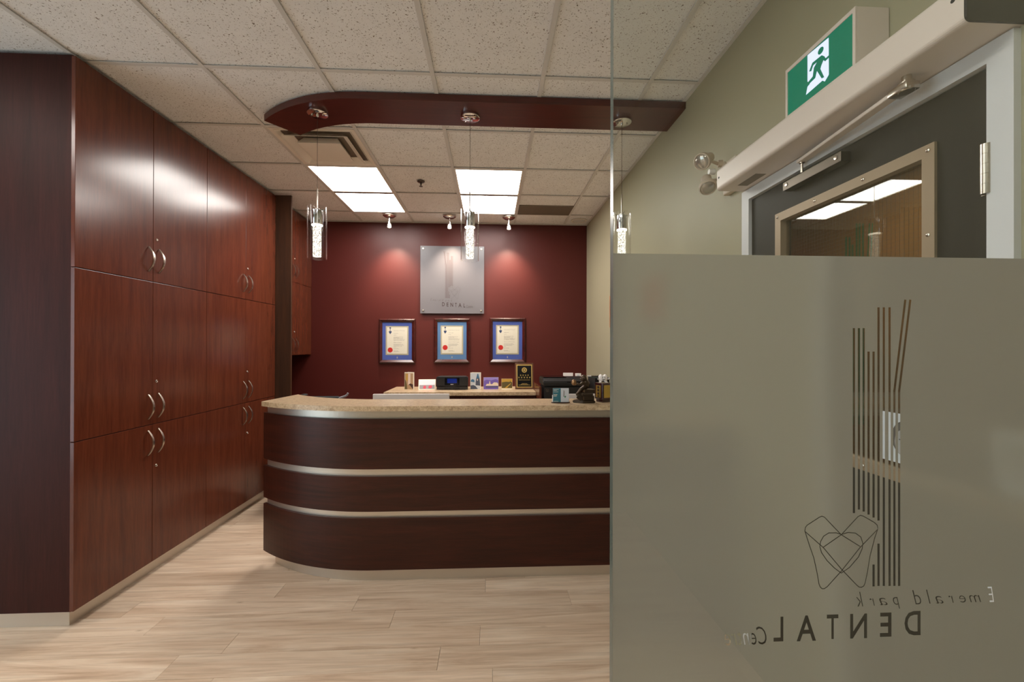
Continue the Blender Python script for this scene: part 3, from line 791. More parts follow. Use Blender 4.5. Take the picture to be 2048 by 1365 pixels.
# ================================================================== DIPLOMAS
def diploma(u0, v0, u1, v1, matc, label, title, sealx, sealy):
    a = onY(u0, v0, YB-.025); b = onY(u1, v1, YB-.025); x0, x1, z0, z1 = a.x, b.x, b.z, a.z
    t = thing('framed_diploma', ((x0+x1)/2, YB, z0), label, 'framed diploma', 'framed diplomas under the wall sign')
    w, h = x1-x0, z1-z0; f = .040; yo, yi = YB-.030, YB-.014
    corners_o = [(x0, z0), (x1, z0), (x1, z1), (x0, z1)]; corners_i = [(x0+f, z0+f), (x1-f, z0+f), (x1-f, z1-f), (x0+f, z1-f)]
    mid = [(x0+.013, z0+.013), (x1-.013, z0+.013), (x1-.013, z1-.013), (x0+.013, z1-.013)]
    for q in range(4):
        r = (q+1) % 4; bm = bmesh.new()
        P = [corners_o[q], corners_o[r]], [mid[q], mid[r]], [corners_i[q], corners_i[r]]
        prof = [(0, YB-.001), (0, YB-.022), (1, YB-.033), (2, YB-.016), (2, YB-.001)]
        A = [bm.verts.new((P[i][0][0], y, P[i][0][1])) for i, y in prof]; Bv = [bm.verts.new((P[i][1][0], y, P[i][1][1])) for i, y in prof]
        fs = [bm.faces.new(A), bm.faces.new(Bv[::-1])]
        for i in range(5): fs.append(bm.faces.new((A[i], Bv[i], Bv[(i+1) % 5], A[(i+1) % 5])))
        bmesh.ops.recalc_face_normals(bm, faces=fs); obj('frame_rail', bm, 'frame_wood', t)
    mx0, mx1, mz0, mz1 = x0+f, x1-f, z0+f, z1-f
    obj('mat_board', B(mx0, mx1, YB-.008, YB-.004, mz0, mz1), matc, t)
    W2, H2 = mx1-mx0, mz1-mz0
    px0, px1, pz0, pz1 = mx0+W2*.11, mx1-W2*.115, mz0+H2*.13, mz1-H2*.10
    obj('inner_border', B(px0, px1, YB-.0095, YB-.0081, pz0, pz1), 'mat_bevel', t)
    px0 += .016; px1 -= .016; pz0 += .016; pz1 -= .016
    obj('certificate', B(px0, px1, YB-.0105, YB-.0096, pz0, pz1), 'paper', t)
    W3, H3 = px1-px0, pz1-pz0; yy = YB-.0108
    def P(fx, fz): return px0+W3*fx, pz0+H3*fz
    c = P(sealx, sealy); bm = bmesh.new(); pts = [(c[0]+.030*(1+.04*cos(24*a_))*cos(a_), c[1]+.030*(1+.04*cos(24*a_))*sin(a_)) for a_ in [2*pi*i/96 for i in range(96)]]
    obj('seal', prism(bm, pts, yy-.001, yy+.0002, 'y'), 'seal_red', t)
    bm = bmesh.new(); c = P(.16, .80)
    prism(bm, [(c[0]-.017, c[1]+.018), (c[0]+.017, c[1]+.018), (c[0]+.015, c[1]), (c[0], c[1]-.020), (c[0]-.015, c[1])], yy-.0005, yy, 'y')
    prism(bm, [(c[0]-.003, c[1]+.02), (c[0]+.003, c[1]+.02), (c[0]+.003, c[1]+.05), (c[0]-.003, c[1]+.05)], yy-.0005, yy, 'y')
    prism(bm, [(c[0]+.011*cos(a_), c[1]+.056+.009*sin(a_)) for a_ in [2*pi*i/12 for i in range(12)]], yy-.0005, yy, 'y')
    obj('crest', bm, 'crest_blue', t)
    def txt(s, fx0, fx1, fz0, hgt):
        q0 = P(fx0, fz0); q1 = P(fx1, fz0); b_ = fit_text(s, q0[0], q1[0], q0[1], q0[1]+hgt, .0002)
        for v in b_.verts: v.co = Vector((v.co.x, yy+v.co.z, v.co.y))
        return b_
    bm = txt('University of Toronto', .33, .88, .85, .013)
    join(bm, txt(title, .33, .72 if len(title) < 20 else .86, .40, .014))
    obj('lettering', bm, 'text_grey', t)['kind'] = 'stuff'
    bm = bmesh.new()
    for fz, fx in ((.765, .58), (.70, .47), (.625, .81), (.595, .62), (.565, .80), (.53, .90), (.495, .86), (.345, .80), (.315, .85), (.28, .76), (.24, .44), (.185, .58), (.10, .55), (.07, .63)):
        q0 = P(.33, fz); q1 = P(fx, fz); n = max(2, int((fx-.33)/.07)); step = (q1[0]-q0[0])/n
        for i in range(n): box(bm, q0[0]+i*step, q0[0]+(i+random.uniform(.6, .92))*step, yy-.0002, yy, q0[1], q0[1]+.004)
    obj('text_lines', bm, 'text_grey', t)['kind'] = 'stuff'
    bm = bmesh.new(); c = ((mx0+mx1)/2, mz0+H2*.06)
    prism(bm, [(c[0]-.006, c[1]-.01), (c[0]+.006, c[1]-.01), (c[0]+.004, c[1]+.008), (c[0], c[1]+.014), (c[0]-.004, c[1]+.008)], YB-.0086, YB-.0079, 'y')
    obj('mat_emblem', bm, 'mat_bevel', t)
    obj('glazing', B(mx0, mx1, YB-.0135, YB-.0125, mz0, mz1), 'picture_glass', t)
diploma(757.5, 638, 830, 727, 'mat_blue', 'framed diploma on dark blue mat, left of the three under the sign', 'Master of Science', .16, .14)
diploma(868, 637, 939.5, 726, 'mat_lightblue', 'framed diploma on light blue mat, middle of three, directly under the sign', 'Doctor of Dental Surgery', .16, .215)
diploma(979, 636, 1051, 726, 'mat_blue', 'framed diploma on dark blue mat, right of the three, above the award plaque', 'Doctor of Philosophy', .17, .21)

# ================================================================== CREDENZA AND THINGS ON IT
ZC = .955; cfx = [onZ(769, 785.5, ZC), onZ(792, 773.5, ZC), onZ(1080, 786.5, ZC)]
CX0, CX1, CY0, CY1 = -1.135, .492, 4.53, YB-.004
cr = thing('credenza', ((CX0+CX1)/2, 4.84, 0), 'low dark credenza with beige stone-look top against the red wall', 'credenza')
obj('cabinet_body', B(CX0+.03, CX1-.002, CY0+.045, CY1, .08, ZC-.04), 'cherry_end', cr)
obj('plinth', B(CX0+.05, CX1-.01, CY0+.09, CY1, 0, .08), 'brushed_alu', cr)
n = 4; dw = (CX1-CX0-.034)/n
for q in range(n):
    d = obj('door', B(CX0+.032+q*dw, CX0+.032+(q+1)*dw-.003, CY0+.026, CY0+.0445, .085, ZC-.045, .0012), 'cherry_end', cr)
obj('worktop', B(CX0, CX1, CY0, CY1, ZC-.04, ZC, .003), 'laminate_stone', cr)

YI = 4.80
def leaning(u0, u1, v0, v1, y=YI):
    """base centre, width and height of an upright thing on the credenza"""
    a = onY(u0, v1, y); b = onY(u1, v0, y); return (a.x+b.x)/2, b.x-a.x, b.z-ZC
def card(name, u0, u1, v0, v1, label, tilt, spin, art, fold=True, group='greeting cards standing on the credenza', y=YI, two=True):
    x, w, h = leaning(u0, u1, v0, v1, y)
    t = thing(name, (x, y, ZC), label, 'card', group)
    Mx = Matrix.Translation((x, y, ZC)) @ Matrix.Rotation(rad(spin), 4, 'Z')
    F = Mx @ Matrix.Rotation(rad(tilt), 4, 'X')
    hh = h/cos(rad(tilt))
    obj('front_leaf', B(-w/2, w/2, 0, .0012, 0.001, hh), 'paper', t, F)
    if two == 'top':
        R2 = Mx @ Matrix.Translation((0, hh*sin(rad(-tilt))*0, 0)) @ Matrix.Translation((0, 2*abs(sin(rad(tilt)))*hh, 0)) @ Matrix.Rotation(rad(-tilt), 4, 'X')
        obj('back_leaf', B(-w/2, w/2, 0, .0012, 0.001, hh), 'paper', t, R2)
    elif two:
        R2 = Mx @ Matrix.Translation((w/2, .0015, 0)) @ Matrix.Rotation(rad(24), 4, 'Z') @ Matrix.Rotation(rad(tilt), 4, 'X')
        obj('back_leaf', B(-w*.9, 0, .012, .0132, 0.001, hh), 'paper', t, Mx @ Matrix.Translation((w/2, .003, 0)) @ Matrix.Rotation(rad(-24), 4, 'Z') @ Matrix.Translation((0, -.012, 0)))
    lay = 0
    for m, pts in art:
        lay += 1
        bm = prism(bmesh.new(), [(-w/2+px_*w, pz_*hh) for px_, pz_ in pts], -.0004*lay, -.0004*(lay-1), 'y')
        obj('print', bm, m, t, F)
    return t
R_ = lambda x0, x1, z0, z1: [(x0, z0), (x1, z0), (x1, z1), (x0, z1)]
card('greeting_card', 808.5, 828.7, 745, 776.5, 'tall card with a photo of a bright hall, leftmost on the credenza', 0, -10,
     [('hall_print', R_(.02, .90, .02, .94)), ('leaf_print', [(.02, .02), (.30, .02), (.24, .3), (.14, .5), (.02, .6)]), ('hall_light', [(.36, .28), (.62, .28), (.62, .92), (.38, .92)]),
      ('hall_dark', [(.40, .28), (.55, .26), (.90, .02), (.90, .30), (.62, .36)]), ('ochre_print', [(.16, .55), (.34, .5), (.34, .92), (.2, .9)])])
card('greeting_card', 837, 871, 760, 778.5, 'low tent card with pink flowers, left of the black radio', -24, 6,
     [('sky_print', R_(.05, .95, .45, .93)), ('field_print', R_(.05, .95, .06, .45)), ('red_print', [(.28, .10), (.42, .08), (.45, .3), (.36, .42), (.27, .28)]), ('red_print', [(.58, .14), (.70, .10), (.80, .22), (.78, .38), (.66, .42), (.58, .3)])], two='top')
card('greeting_card', 940.5, 962, 745.5, 777, 'tall card with a blue spired clock tower, right of the radio', 0, 8,
     [('poster_white', R_(.02, .93, .02, .97)), ('slate_print', [(.02, .02), (.72, .02), (.5, .2), (.3, .26), (.02, .24)]), ('slate_print', [(.5, .25), (.93, .22), (.90, .45), (.86, .66), (.55, .66), (.50, .45)]),
      ('steelblue_print', [(.55, .66), (.86, .66), (.74, .92), (.66, .92)]), ('steelblue_print', [(.04, .46), (.40, .42), (.38, .56), (.22, .62), (.06, .56)]), ('hall_light', [(.62, .52), (.72, .52), (.72, .62), (.62, .62)])])
card('greeting_card', 967, 997, 755, 776.5, 'wide purple card with a cream church by water', 0, 2,
     [('purple_print', R_(.01, .99, .01, .99)), ('lilac_print', [(.02, .7), (.2, .8), (.5, .74), (.8, .84), (.98, .78), (.98, .97), (.02, .97)]), ('cream_print', [(.14, .30), (.98, .30), (.98, .45), (.92, .56), (.70, .58), (.56, .42), (.46, .46), (.44, .66), (.40, .70), (.37, .46), (.22, .46)]), ('slate_print', R_(.14, .98, .16, .24))], two=False)
card('postcard', 1003, 1024.7, 758, 775.5, 'small golden landscape postcard standing beside the award plaque', 0, -2,
     [('ochre_print', R_(.01, .99, .10, .99)), ('olive_print', [(.02, .14), (.98, .14), (.98, .68), (.85, .70), (.8, .86), (.76, .70), (.4, .72), (.02, .66)]), ('ochre_print', [(.30, .14), (.50, .14), (.88, .56), (.84, .58)])], two=False)

# radio
xr, wr, hr = leaning(873.5, 936.5, 753.5, 777)
rt = thing('table_radio', (xr, YI+.04, ZC), 'black table radio with blue display on the credenza', 'radio')
def rounded_top(z0, z1, s):
    pts = []; hw, d0, d1 = wr/2*s, YI-.045*s, YI+.14*s
    for i in range(13): a_ = pi*i/12; pts.append((xr+hw*.0+(-hw)*cos(a_)*1.0, d0 + (1-abs(cos(a_))**3)*-.012))
    pts += [(xr+hw, d0+.05), (xr+hw*.86, d1), (xr-hw*.86, d1), (xr-hw, d0+.05)]
    return prism(bmesh.new(), pts, z0, z1)
obj('housing', rounded_top(ZC+.046, ZC+hr-.006, 1.0), 'black_plastic', rt)
obj('top_cap', rounded_top(ZC+hr-.006, ZC+hr, .94), 'rubber_black', rt)
obj('waist', rounded_top(ZC+.038, ZC+.046, .95), 'black_gloss', rt)
obj('base_deck', rounded_top(ZC+.006, ZC+.038, .98), 'black_plastic', rt)
obj('foot', rounded_top(ZC, ZC+.006, .84), 'rubber_black', rt)
dp = obj('display', B(xr-wr*.23, xr+wr*.23, YI-.0605, YI-.0565, ZC+.056, ZC+hr-.012, .001), 'black_gloss', rt)
obj('screen', B(xr-wr*.15, xr+wr*.15, YI-.0612, YI-.0606, ZC+.078, ZC+hr-.02), 'screen_blue', dp)
bm = fit_text('BOSE', xr-.016, xr+.016, ZC+.060, ZC+.068, .0003, .01)
for v in bm.verts: v.co = Vector((v.co.x, YI-.0609+v.co.z, v.co.y))
obj('lettering', bm, 'white_plastic', dp)
bm = box(bmesh.new(), xr-wr*.24, xr-.012, YI-.0585, YI-.0555, ZC+.018, ZC+.024); box(bm, xr+.012, xr+wr*.24, YI-.0585, YI-.0555, ZC+.018, ZC+.024)
obj('slot', bm, 'black_gloss', rt)

# award plaque
x, w, h = leaning(1030.5, 1069, 727, 776.5)
x = (onY(1032, 776, YI).x + onY(1066, 776, YI).x)/2; w = onY(1067, 776, YI).x-onY(1030, 776, YI).x
ap = thing('award_plaque', (x, YI, ZC), 'black and gold award plaque leaning in a wooden frame on the credenza', 'award')
F = Matrix.Translation((x, YI, ZC)) @ Matrix.Rotation(rad(-10), 4, 'X'); hh = h/cos(rad(10))
obj('backboard', B(-w/2, w/2, 0, .016, .002, hh, .003), 'frame_brown', ap, F)
obj('gold_edge', B(-w/2+.016, w/2-.016, -.003, -.0002, .020, hh-.018), 'gold', ap, F)
pl = obj('black_plate', B(-w/2+.026, w/2-.026, -.0045, -.0031, .030, hh-.030), 'black_gloss', ap, F)
zc = hh*.73
bm = lathe(bmesh.new(), [(.018, -.0046), (.018, -.006), (.030, -.006), (.030, -.0046)], (0, 0, zc), 28, 'y', caps=False); lathe(bm, [(.012, -.0046), (.011, -.0058), (.003, -.0058)], (0, 0, zc), 8, 'y')
obj('medallion', bm, 'gold', pl, F)
bm = bmesh.new(); random.seed(3)
def glyph(cx, cz, s):
    for q in range(3): box(bm, cx-s*random.uniform(.3, .5), cx+s*random.uniform(.3, .5), -.0049, -.0046, cz+s*(q-1)*.36-.0012, cz+s*(q-1)*.36+.0012)
    for q in range(2):
        xx = cx+s*random.uniform(-.35, .35); box(bm, xx-.0012, xx+.0012, -.0049, -.0046, cz-s*.5, cz+s*.5)
for q in range(4): glyph((q-1.5)*.028, hh*.53, .015)
for q in range(5): glyph((q-2)*.031, hh*.445, .016)
for zz, ww in ((.355, .065), (.215, .03), (.185, .042), (.16, .066)):
    xx = -ww
    while xx < ww: q = random.uniform(.004, .009); box(bm, xx, min(xx+q, ww), -.0049, -.0046, hh*zz-.002, hh*zz+.002); xx += q+.0025
obj('inscription', bm, 'gold', pl, F)['kind'] = 'stuff'
obj('easel_leg', B(-.02, .02, .0, .004, .0, hh*.72), 'black_plastic', ap, Matrix.Translation((x, YI+.118, ZC)) @ Matrix.Rotation(rad(24), 4, 'X') @ Matrix.Translation((0, 0, .002)))

# ---- side worktop right of the credenza with the printer
sw = thing('side_cabinet', (.85, 4.6, 0), 'cherry side cabinet under the black printer in the far right corner', 'cabinet')
obj('divider_panel', B(.494, .516, 4.25, 4.80, 0, 1.036, .001), 'cherry_door', sw)
obj('cabinet_body', B(.518, XW-.004, 4.16, YB-.004, 0, .715), 'cherry_end', sw)
obj('worktop', B(.517, XW-.003, 4.10, YB-.003, .7155, .745, .002), 'laminate_stone', sw)
yP = 4.22; p0 = onY(1081.5, 760, yP).x; p1 = p0+.46; zt = onY(1100, 758.5, yP+.1).z; zm = onY(1100, 774, yP).z
if p0 < .53: p1 += .53-p0; p0 = .53
pr = thing('printer', ((p0+p1)/2, yP+.15, .745), 'black desktop printer behind the bronze figurine, below the wall switches', 'printer')
obj('lower_body', B(p0+.012, p1-.012, yP+.012, yP+.34, .747, zm-.006, .006), 'black_plastic', pr)
obj('paper_slot', B(p0+.02, p1-.02, yP+.03, yP+.33, zm-.006, zm+.006), 'rubber_black', pr)
bm = prism(bmesh.new(), [(yP, zm+.006), (yP+.35, zm+.006), (yP+.35, zt+.012), (yP+.06, zt+.012), (yP, zt-.02)], p0, p1, 'x'); bmesh.ops.bevel(bm, geom=bm.edges[:], offset=.008, segments=2, affect='EDGES')
obj('scanner_body', bm, 'black_plastic', pr)
obj('scanner_lid', B(p0+.01, p0+.25, yP+.07, yP+.33, zt+.012, zt+.022, .004), 'black_gloss', pr)
obj('control_panel', prism(bmesh.new(), [(yP-.002, zm+.045), (yP-.002, zt-.022), (yP+.004, zt-.022), (yP+.004, zm+.045)], p0+.24, p0+.40, 'x'), 'black_gloss', pr)
lc = onY(1094.8, 781.5, yP+.011)
bm = lathe(bmesh.new(), [(.0135, yP+.0118), (.0135, yP+.0105), (.0155, yP+.0105), (.0155, yP+.0118)], (lc.x, 0, lc.z), 24, 'y', caps=False)
tb = fit_text('hp', lc.x-.008, lc.x+.008, lc.z-.008, lc.z+.008, .0004, 0, .25)
for v in tb.verts: v.co = Vector((v.co.x, yP+.0112+v.co.z, v.co.y))
join(bm, tb); obj('logo', bm, 'nickel', pr)
# document sorter
yD = 3.98
dx0 = .79
ds = thing('document_sorter', (dx0+.08, yD+.2, .745), 'dark slatted document sorter behind the bronze figurine', 'document sorter')
dz = onY(1185, 753, yD+.15).z
obj('base', B(1.0, 1.16, 4.13, 4.46, .7455, .765), 'rubber_black', ds)
for q in range(7):
    obj('divider', B(-.002, .002, 0, .30, 0, dz-.775), 'black_plastic', ds, Matrix.Translation((1.012+q*.023, 4.15, .762)) @ Matrix.Rotation(rad(5), 4, 'Y'))
for u0, u1, v0, v1, lab, gang in ((1126, 1146, 746, 768, 'white double wall switch plate on the red wall, above the printer', 2), (1150, 1162, 747, 764.5, 'white single wall outlet plate on the red wall by the green corner', 1)):
    a = onY(u0, v0, YB); b = onY(u1, v1, YB)
    t = thing('wall_plate', ((a.x+b.x)/2, YB, b.z), lab, 'wall plate', 'white plates on the red wall')
    obj('plate', B(a.x, b.x, YB-.008, YB-.001, b.z, a.z, .002), 'white_plastic', t)
    for q in range(gang):
        cx = a.x+(b.x-a.x)*(q+.5)/gang
        if gang == 2: obj('rocker', B(cx-.016, cx+.016, YB-.0105, YB-.0081, b.z+.04, a.z-.035, .001), 'white_plastic', t)
        else:
            bm = box(bmesh.new(), cx-.014, cx+.014, YB-.0098, YB-.0081, b.z+.015, a.z-.015); obj('socket_face', bm, 'poster_white', t)
            bm = bmesh.new()
            for zz in (b.z+.035, a.z-.035):
                for s in (-.006, .006): box(bm, cx+s-.0012, cx+s+.0012, YB-.0104, YB-.0099, zz-.005, zz+.005)
            obj('pin_slot', bm, 'rubber_black', t)['kind'] = 'stuff'

# ================================================================== DESK BEHIND THE COUNTER, MONITORS, CHAIR
dk = thing('reception_desk', (0, 3.15, 0), 'low work desk hidden behind the reception counter, under the monitors', 'desk')
obj('desktop', B(-.58, XW-.005, 2.815, 3.44, .715, .745, .002), 'laminate_stone', dk)
for xx in (-.56, .10, XW-.03): obj('leg_panel', B(xx, xx+.02, 2.83, 3.40, 0, .715), 'cherry_end', dk)
def monitor(u0, u1, vt, y, label):
    a = onY(u0, vt, y); b = onY(u1, vt, y); zt_ = (a.z+b.z)/2; xm = (a.x+b.x)/2
    t = thing('computer_monitor', (xm, y, .745), label, 'monitor', 'silver monitors behind the counter')
    obj('casing', B(a.x, b.x, y, y+.022, zt_-.30, zt_, .003), 'monitor_silver', t)
    obj('screen', B(a.x+.012, b.x-.012, y+.0222, y+.024, zt_-.27, zt_-.012), 'black_gloss', t)
    obj('stand', prism(bmesh.new(), [(y-.02, .752), (y+.07, .752), (y+.01, zt_-.15), (y-.008, zt_-.15)], xm-.05, xm+.05, 'x'), 'monitor_silver', t)
    obj('foot', B(xm-.11, xm+.11, y-.07, y+.10, .7455, .7515, .002), 'monitor_silver', t)
monitor(745.5, 898.5, 788.8, 3.0, 'silver monitor whose top edge shows above the counter, before the credenza')
monitor(1110, 1214, 788.8, 3.0, 'silver monitor mostly hidden behind the bronze figurine and card holder')
# office chair: only the arms come up above the counter
chx, chy = -1.66, 3.95
oc = thing('office_chair', (chx, chy, 0), 'office chair behind the curved counter end, only its grey arm showing', 'chair')
za = onY(690, 786, chy).z
bm = bmesh.new(); box(bm, -.23, .23, -.22, .22, 0, .07, .025); obj('seat', bm, 'chair_fabric', oc, Matrix.Translation((chx, chy, .56)))
bm = bmesh.new(); box(bm, -.20, .20, -.025, .025, 0, .30, .02); obj('backrest', bm, 'chair_fabric', oc, Matrix.Translation((chx, chy+.20, .66)) @ Matrix.Rotation(rad(-4), 4, 'X'))
pa = [onY(u, v, chy) for u, v in ((676, 806), (677, 800), (681, 796), (686, 794.3), (691, 792.8), (694.3, 790), (696, 786.5))]
bm = tube(bmesh.new(), [(pa[0].x, pa[0].y, .60), pa[0]] + pa[1:], [.012, .012, .012, .011, .010, .010, .010, .0085])
obj('armrest', bm, 'grey_plastic', oc)
pb = onY(609, 788.5, chy)
bm = tube(bmesh.new(), [(pb.x+.02, chy, .60), (pb.x+.01, chy, pb.z-.04), (pb.x, chy, pb.z-.012)], .011); ball(bm, (pb.x, chy, pb.z-.006), .022, (1.3, 1.5, .4))
obj('armrest', bm, 'rubber_black', oc)
obj('gas_lift', lathe(bmesh.new(), [(.03, .09), (.03, .35), (.018, .35), (.018, .56)], (chx, chy, 0), 18), 'nickel', oc)
for q in range(5):
    a_ = q*2*pi/5+.3; ex, ey = chx+.28*cos(a_), chy+.28*sin(a_)
    leg = obj('leg', tube(bmesh.new(), [(chx, chy, .11), (ex, ey, .065)], [.026, .016]), 'rubber_black', oc)
    obj('caster', lathe(bmesh.new(), [(.026, ey-.018), (.026, ey+.018)], (ex, 0, .0265), 16, 'y'), 'rubber_black', leg)

# ================================================================== THINGS ON THE RECEPTION COUNTER
ZT = 1.0905
# business card holder
b0 = onZ(1121, 806.5, ZT); yb = b0.y
h0 = onY(1102.5, 806, yb).x; h1 = onY(1140, 806, yb).x; xm = (h0+h1)/2
bh = thing('card_holder', (xm, yb, ZT), 'business card holder with a teal and white card on the counter', 'card holder')
bm = prism(bmesh.new(), [(h0+.006*(1-cos(a_)) if 0 else xm-(xm-h0)*cos(a_), yb+.010*sin(a_)*1.4) for a_ in [2*pi*i/32 for i in range(32)]], ZT, ZT+.006)
obj('base', bm, 'maroon_lacquer', bh)
ct = onY(1121, 777, yb).z; c0 = onY(1106, 790, yb).x; c1 = onY(1137.5, 790, yb).x; cs = c0+(c1-c0)*.49
obj('clear_back', B(c0-.004, c1+.003, yb+.006, yb+.008, ZT+.0062, ZT+.05), 'white_plastic', bh)
obj('card', B(c0, c1, yb-.001, yb+.004, ZT+.0065, ct), 'poster_white', bh)
obj('card_print', B(c0, cs, yb-.0014, yb-.0011, ZT+.0068, ct-.0004), 'teal_card', bh)
bm = bmesh.new(); ch = ct-ZT
for fz, fw in ((.90, .75), (.86, .45), (.75, .7), (.58, .55), (.52, .5), (.46, .45), (.12, .72)):
    xx = c0+.004; xe = c0+.004+(cs-c0-.006)*fw
    while xx < xe: q = random.uniform(.003, .007); box(bm, xx, min(xx+q, xe), yb-.0017, yb-.0015, ZT+ch*fz-.0012, ZT+ch*fz+.0012); xx += q+.0015
obj('card_text', bm, 'paper', bh)['kind'] = 'stuff'
bm = bmesh.new(); xx = cs+(c1-cs)*.30; prism(bm, [(xx, ZT+ch*.42), (xx+.009, ZT+ch*.42), (xx+.009, ZT+ch*.80), (xx+.002, ZT+ch*.88)], yb-.0014, yb-.0011, 'y')
obj('card_tower', bm, 'poster_grey', bh)
bm = bmesh.new(); xx += .010; prism(bm, [(xx-.003, ZT+ch*.42), (xx+.003, ZT+ch*.34), (xx+.008, ZT+ch*.44), (xx+.005, ZT+ch*.50)], yb-.0017, yb-.0014, 'y')
obj('card_tooth', bm, 'green_ink', bh)

# bronze figurine: a seated figure on stacked books, holding a round head-sized ball
st0 = onZ(1166, 807, ZT); sy_ = st0.y+.035
sxm = onY(1167, 800, sy_).x; sc = sy_/FPX                      # metres per photo pixel there
st = thing('bronze_figurine', (sxm, sy_, ZT), 'dark bronze figurine seated on books holding a ball, on the counter', 'figurine')
def SP(u, v, dy=0): p = onY(u, v, sy_+dy); return p
zz = lambda v: onY(1166, v, sy_).z
bm = prism(bmesh.new(), [(SP(1144.5, 800).x, sy_-.005), (SP(1163, 800).x, sy_-.045), (SP(1188, 800).x, sy_-.040), (SP(1188.5, 800).x, sy_+.045), (SP(1155, 800).x, sy_+.05)], ZT, ZT+.016)
bmesh.ops.bevel(bm, geom=bm.edges[:], offset=.004, segments=2, affect='EDGES'); obj('plinth', bm, 'bronze_dark', st)
bz = ZT+.0162
for q, (u0, u1, hh_, rot) in enumerate(((1164, 1186, .030, 4), (1163, 1185, .018, -8), (1165, 1187, .022, 6))):
    w_ = (u1-u0)*sc; bk = B(-w_/2, w_/2, -.034, .034, 0, hh_-.0006, .003)
    book = obj('book', bk, 'bronze_dark', st, Matrix.Translation((SP((u0+u1)/2, 800).x, sy_, bz)) @ Matrix.Rotation(rad(rot), 4, 'Z'))
    obj('pages', B(-w_/2-.0005, -w_/2+.004, -.030, .030, .004, hh_-.005), 'bronze_light', book, Matrix.Translation((SP((u0+u1)/2, 800).x, sy_, bz)) @ Matrix.Rotation(rad(rot), 4, 'Z'))
    bz += hh_
lb = B(-.028, .028, -.003, .003, 0, .050, .001); obj('open_book', lb, 'bronze_dark', st, Matrix.Translation((SP(1157.5, 800).x, sy_-.028, ZT+.0165)) @ Matrix.Rotation(rad(38), 4, 'Y') @ Matrix.Rotation(rad(-16), 4, 'X'))
def skin(name, nodes, edges, mat, parent, sub=2):
    me = bpy.data.meshes.new(name); me.from_pydata([Vector(n[0]) for n in nodes], edges, []); o = bpy.data.objects.new(name, me); COL.objects.link(o)
    sk_ = o.modifiers.new('s', 'SKIN'); ss = o.modifiers.new('u', 'SUBSURF'); ss.levels = sub; ss.render_levels = sub
    for i, n in enumerate(nodes):
        o.data.skin_vertices[0].data[i].radius = (n[1]*1.3, n[1]*1.3)
    o.data.skin_vertices[0].data[0].use_root = True
    dg = bpy.context.evaluated_depsgraph_get(); dg.update(); m2 = bpy.data.meshes.new_from_object(o.evaluated_get(dg))
    b_ = bmesh.new(); b_.from_mesh(m2); bpy.data.objects.remove(o)
    for f in b_.faces: f.smooth = True
    return obj(name, b_, mat, parent)
hip = Vector((SP(1172, 781).x, sy_, bz+.012))
nodes = [(hip, .017), (SP(1173, 773), .017), (SP(1172, 765), .0165), (SP(1170.5, 760.5), .010),                                   # trunk 0-3
         (SP(1162, 779, -.016), .0095), (SP(1156, 787, -.018), .0075), (SP(1151.5, 790, -.020), .006),                                   # front leg 4-6
         (SP(1163, 780, .014), .0095), (SP(1159, 790, .012), .0075), (SP(1153, 793, .010), .006),                                   # rear leg
         (SP(1166, 766, -.022), .0085), (SP(1160, 770, -.026), .0068), (SP(1153, 767, -.022), .006),                                     # arm holding the ball 10-12
         (SP(1177, 768, .010), .0095), (SP(1174.5, 774, -.018), .0075), (SP(1168, 765.5, -.018), .006)]                                     # arm to the chin 13-15
skin('body', nodes, [(0, 1), (1, 2), (2, 3), (0, 4), (4, 5), (5, 6), (0, 7), (7, 8), (8, 9), (2, 10), (10, 11), (11, 12), (2, 13), (13, 14), (14, 15)], 'bronze_dark', st)
bm = ball(bmesh.new(), SP(1167.2, 757.3, -.004), .020, (1.05, 1.0, 1.15)); ball(bm, SP(1162.6, 759, -.006), .0085, (1.1, .9, .8)); ball(bm, SP(1169.5, 757, -.022), .005); ball(bm, SP(1164.5, 754.5, -.012), .005, (1.5, 1, .6))
obj('head', bm, 'bronze_dark', st)
bm = ball(bmesh.new(), SP(1147.7, 765.5, -.022), .0165, (1, 1, 1.12)); ball(bm, SP(1149.5, 769, -.024), .009, (1, .9, .7))
obj('held_ball', bm, 'bronze_light', st)
bm = bmesh.new()
for q, (du, dv) in enumerate(((0, 0), (-1.4, .6), (-2.6, 1.4), (.9, 1.2))): tube(bm, [SP(1153+du*.3, 768+dv*.5, -.024), SP(1150.5+du, 769.5+dv*.8, -.036+.002*q), SP(1148.5+du*.8, 768.5+dv, -.038+.002*q)], [.0028, .0025, .002], 8)
obj('fingers', bm, 'bronze_light', st)

# lacquer block with the tooth figurine
bp = onZ(1207, 806, ZT); ty = bp.y+.05; tx = onY(1206.5, 790, ty).x
tb_ = thing('lacquer_box', (tx, ty, ZT), 'maroon lacquered block with gold plates on the counter by the glass', 'trophy box')
RM = Matrix.Translation((tx, ty, ZT)) @ Matrix.Rotation(rad(-66), 4, 'Z')
wz = (1223.5-1189)*ty/FPX/1.415
z1 = onY(1206, 767, ty-.04).z - ZT
obj('foot', B(-wz*.42, wz*.42, -wz*.42, wz*.42, 0, .018, .002), 'maroon_lacquer', tb_, RM)
obj('block', B(-wz/2, wz/2, -wz/2, wz/2, .0182, z1, .003), 'maroon_lacquer', tb_, RM)
obj('gold_plate', B(wz/2+.0002, wz/2+.0015, -wz*.34, wz*.34, .03, z1-.013), 'gold_plate', tb_, RM)
pl = obj('gold_plate', B(-wz*.32, wz*.32, -wz/2-.0015, -wz/2-.0002, .03, z1-.015), 'gold_plate', tb_, RM)
bm = bmesh.new()
for q, fz in enumerate((.78, .62, .45)):
    zc_ = z1*fz; ball(bm, (0, -wz/2-.0018, zc_), .0085, (1.0, .15, 1.0), 12); box(bm, -.009, .009, -wz/2-.0034, -wz/2-.0016, zc_-.002, zc_+.001)
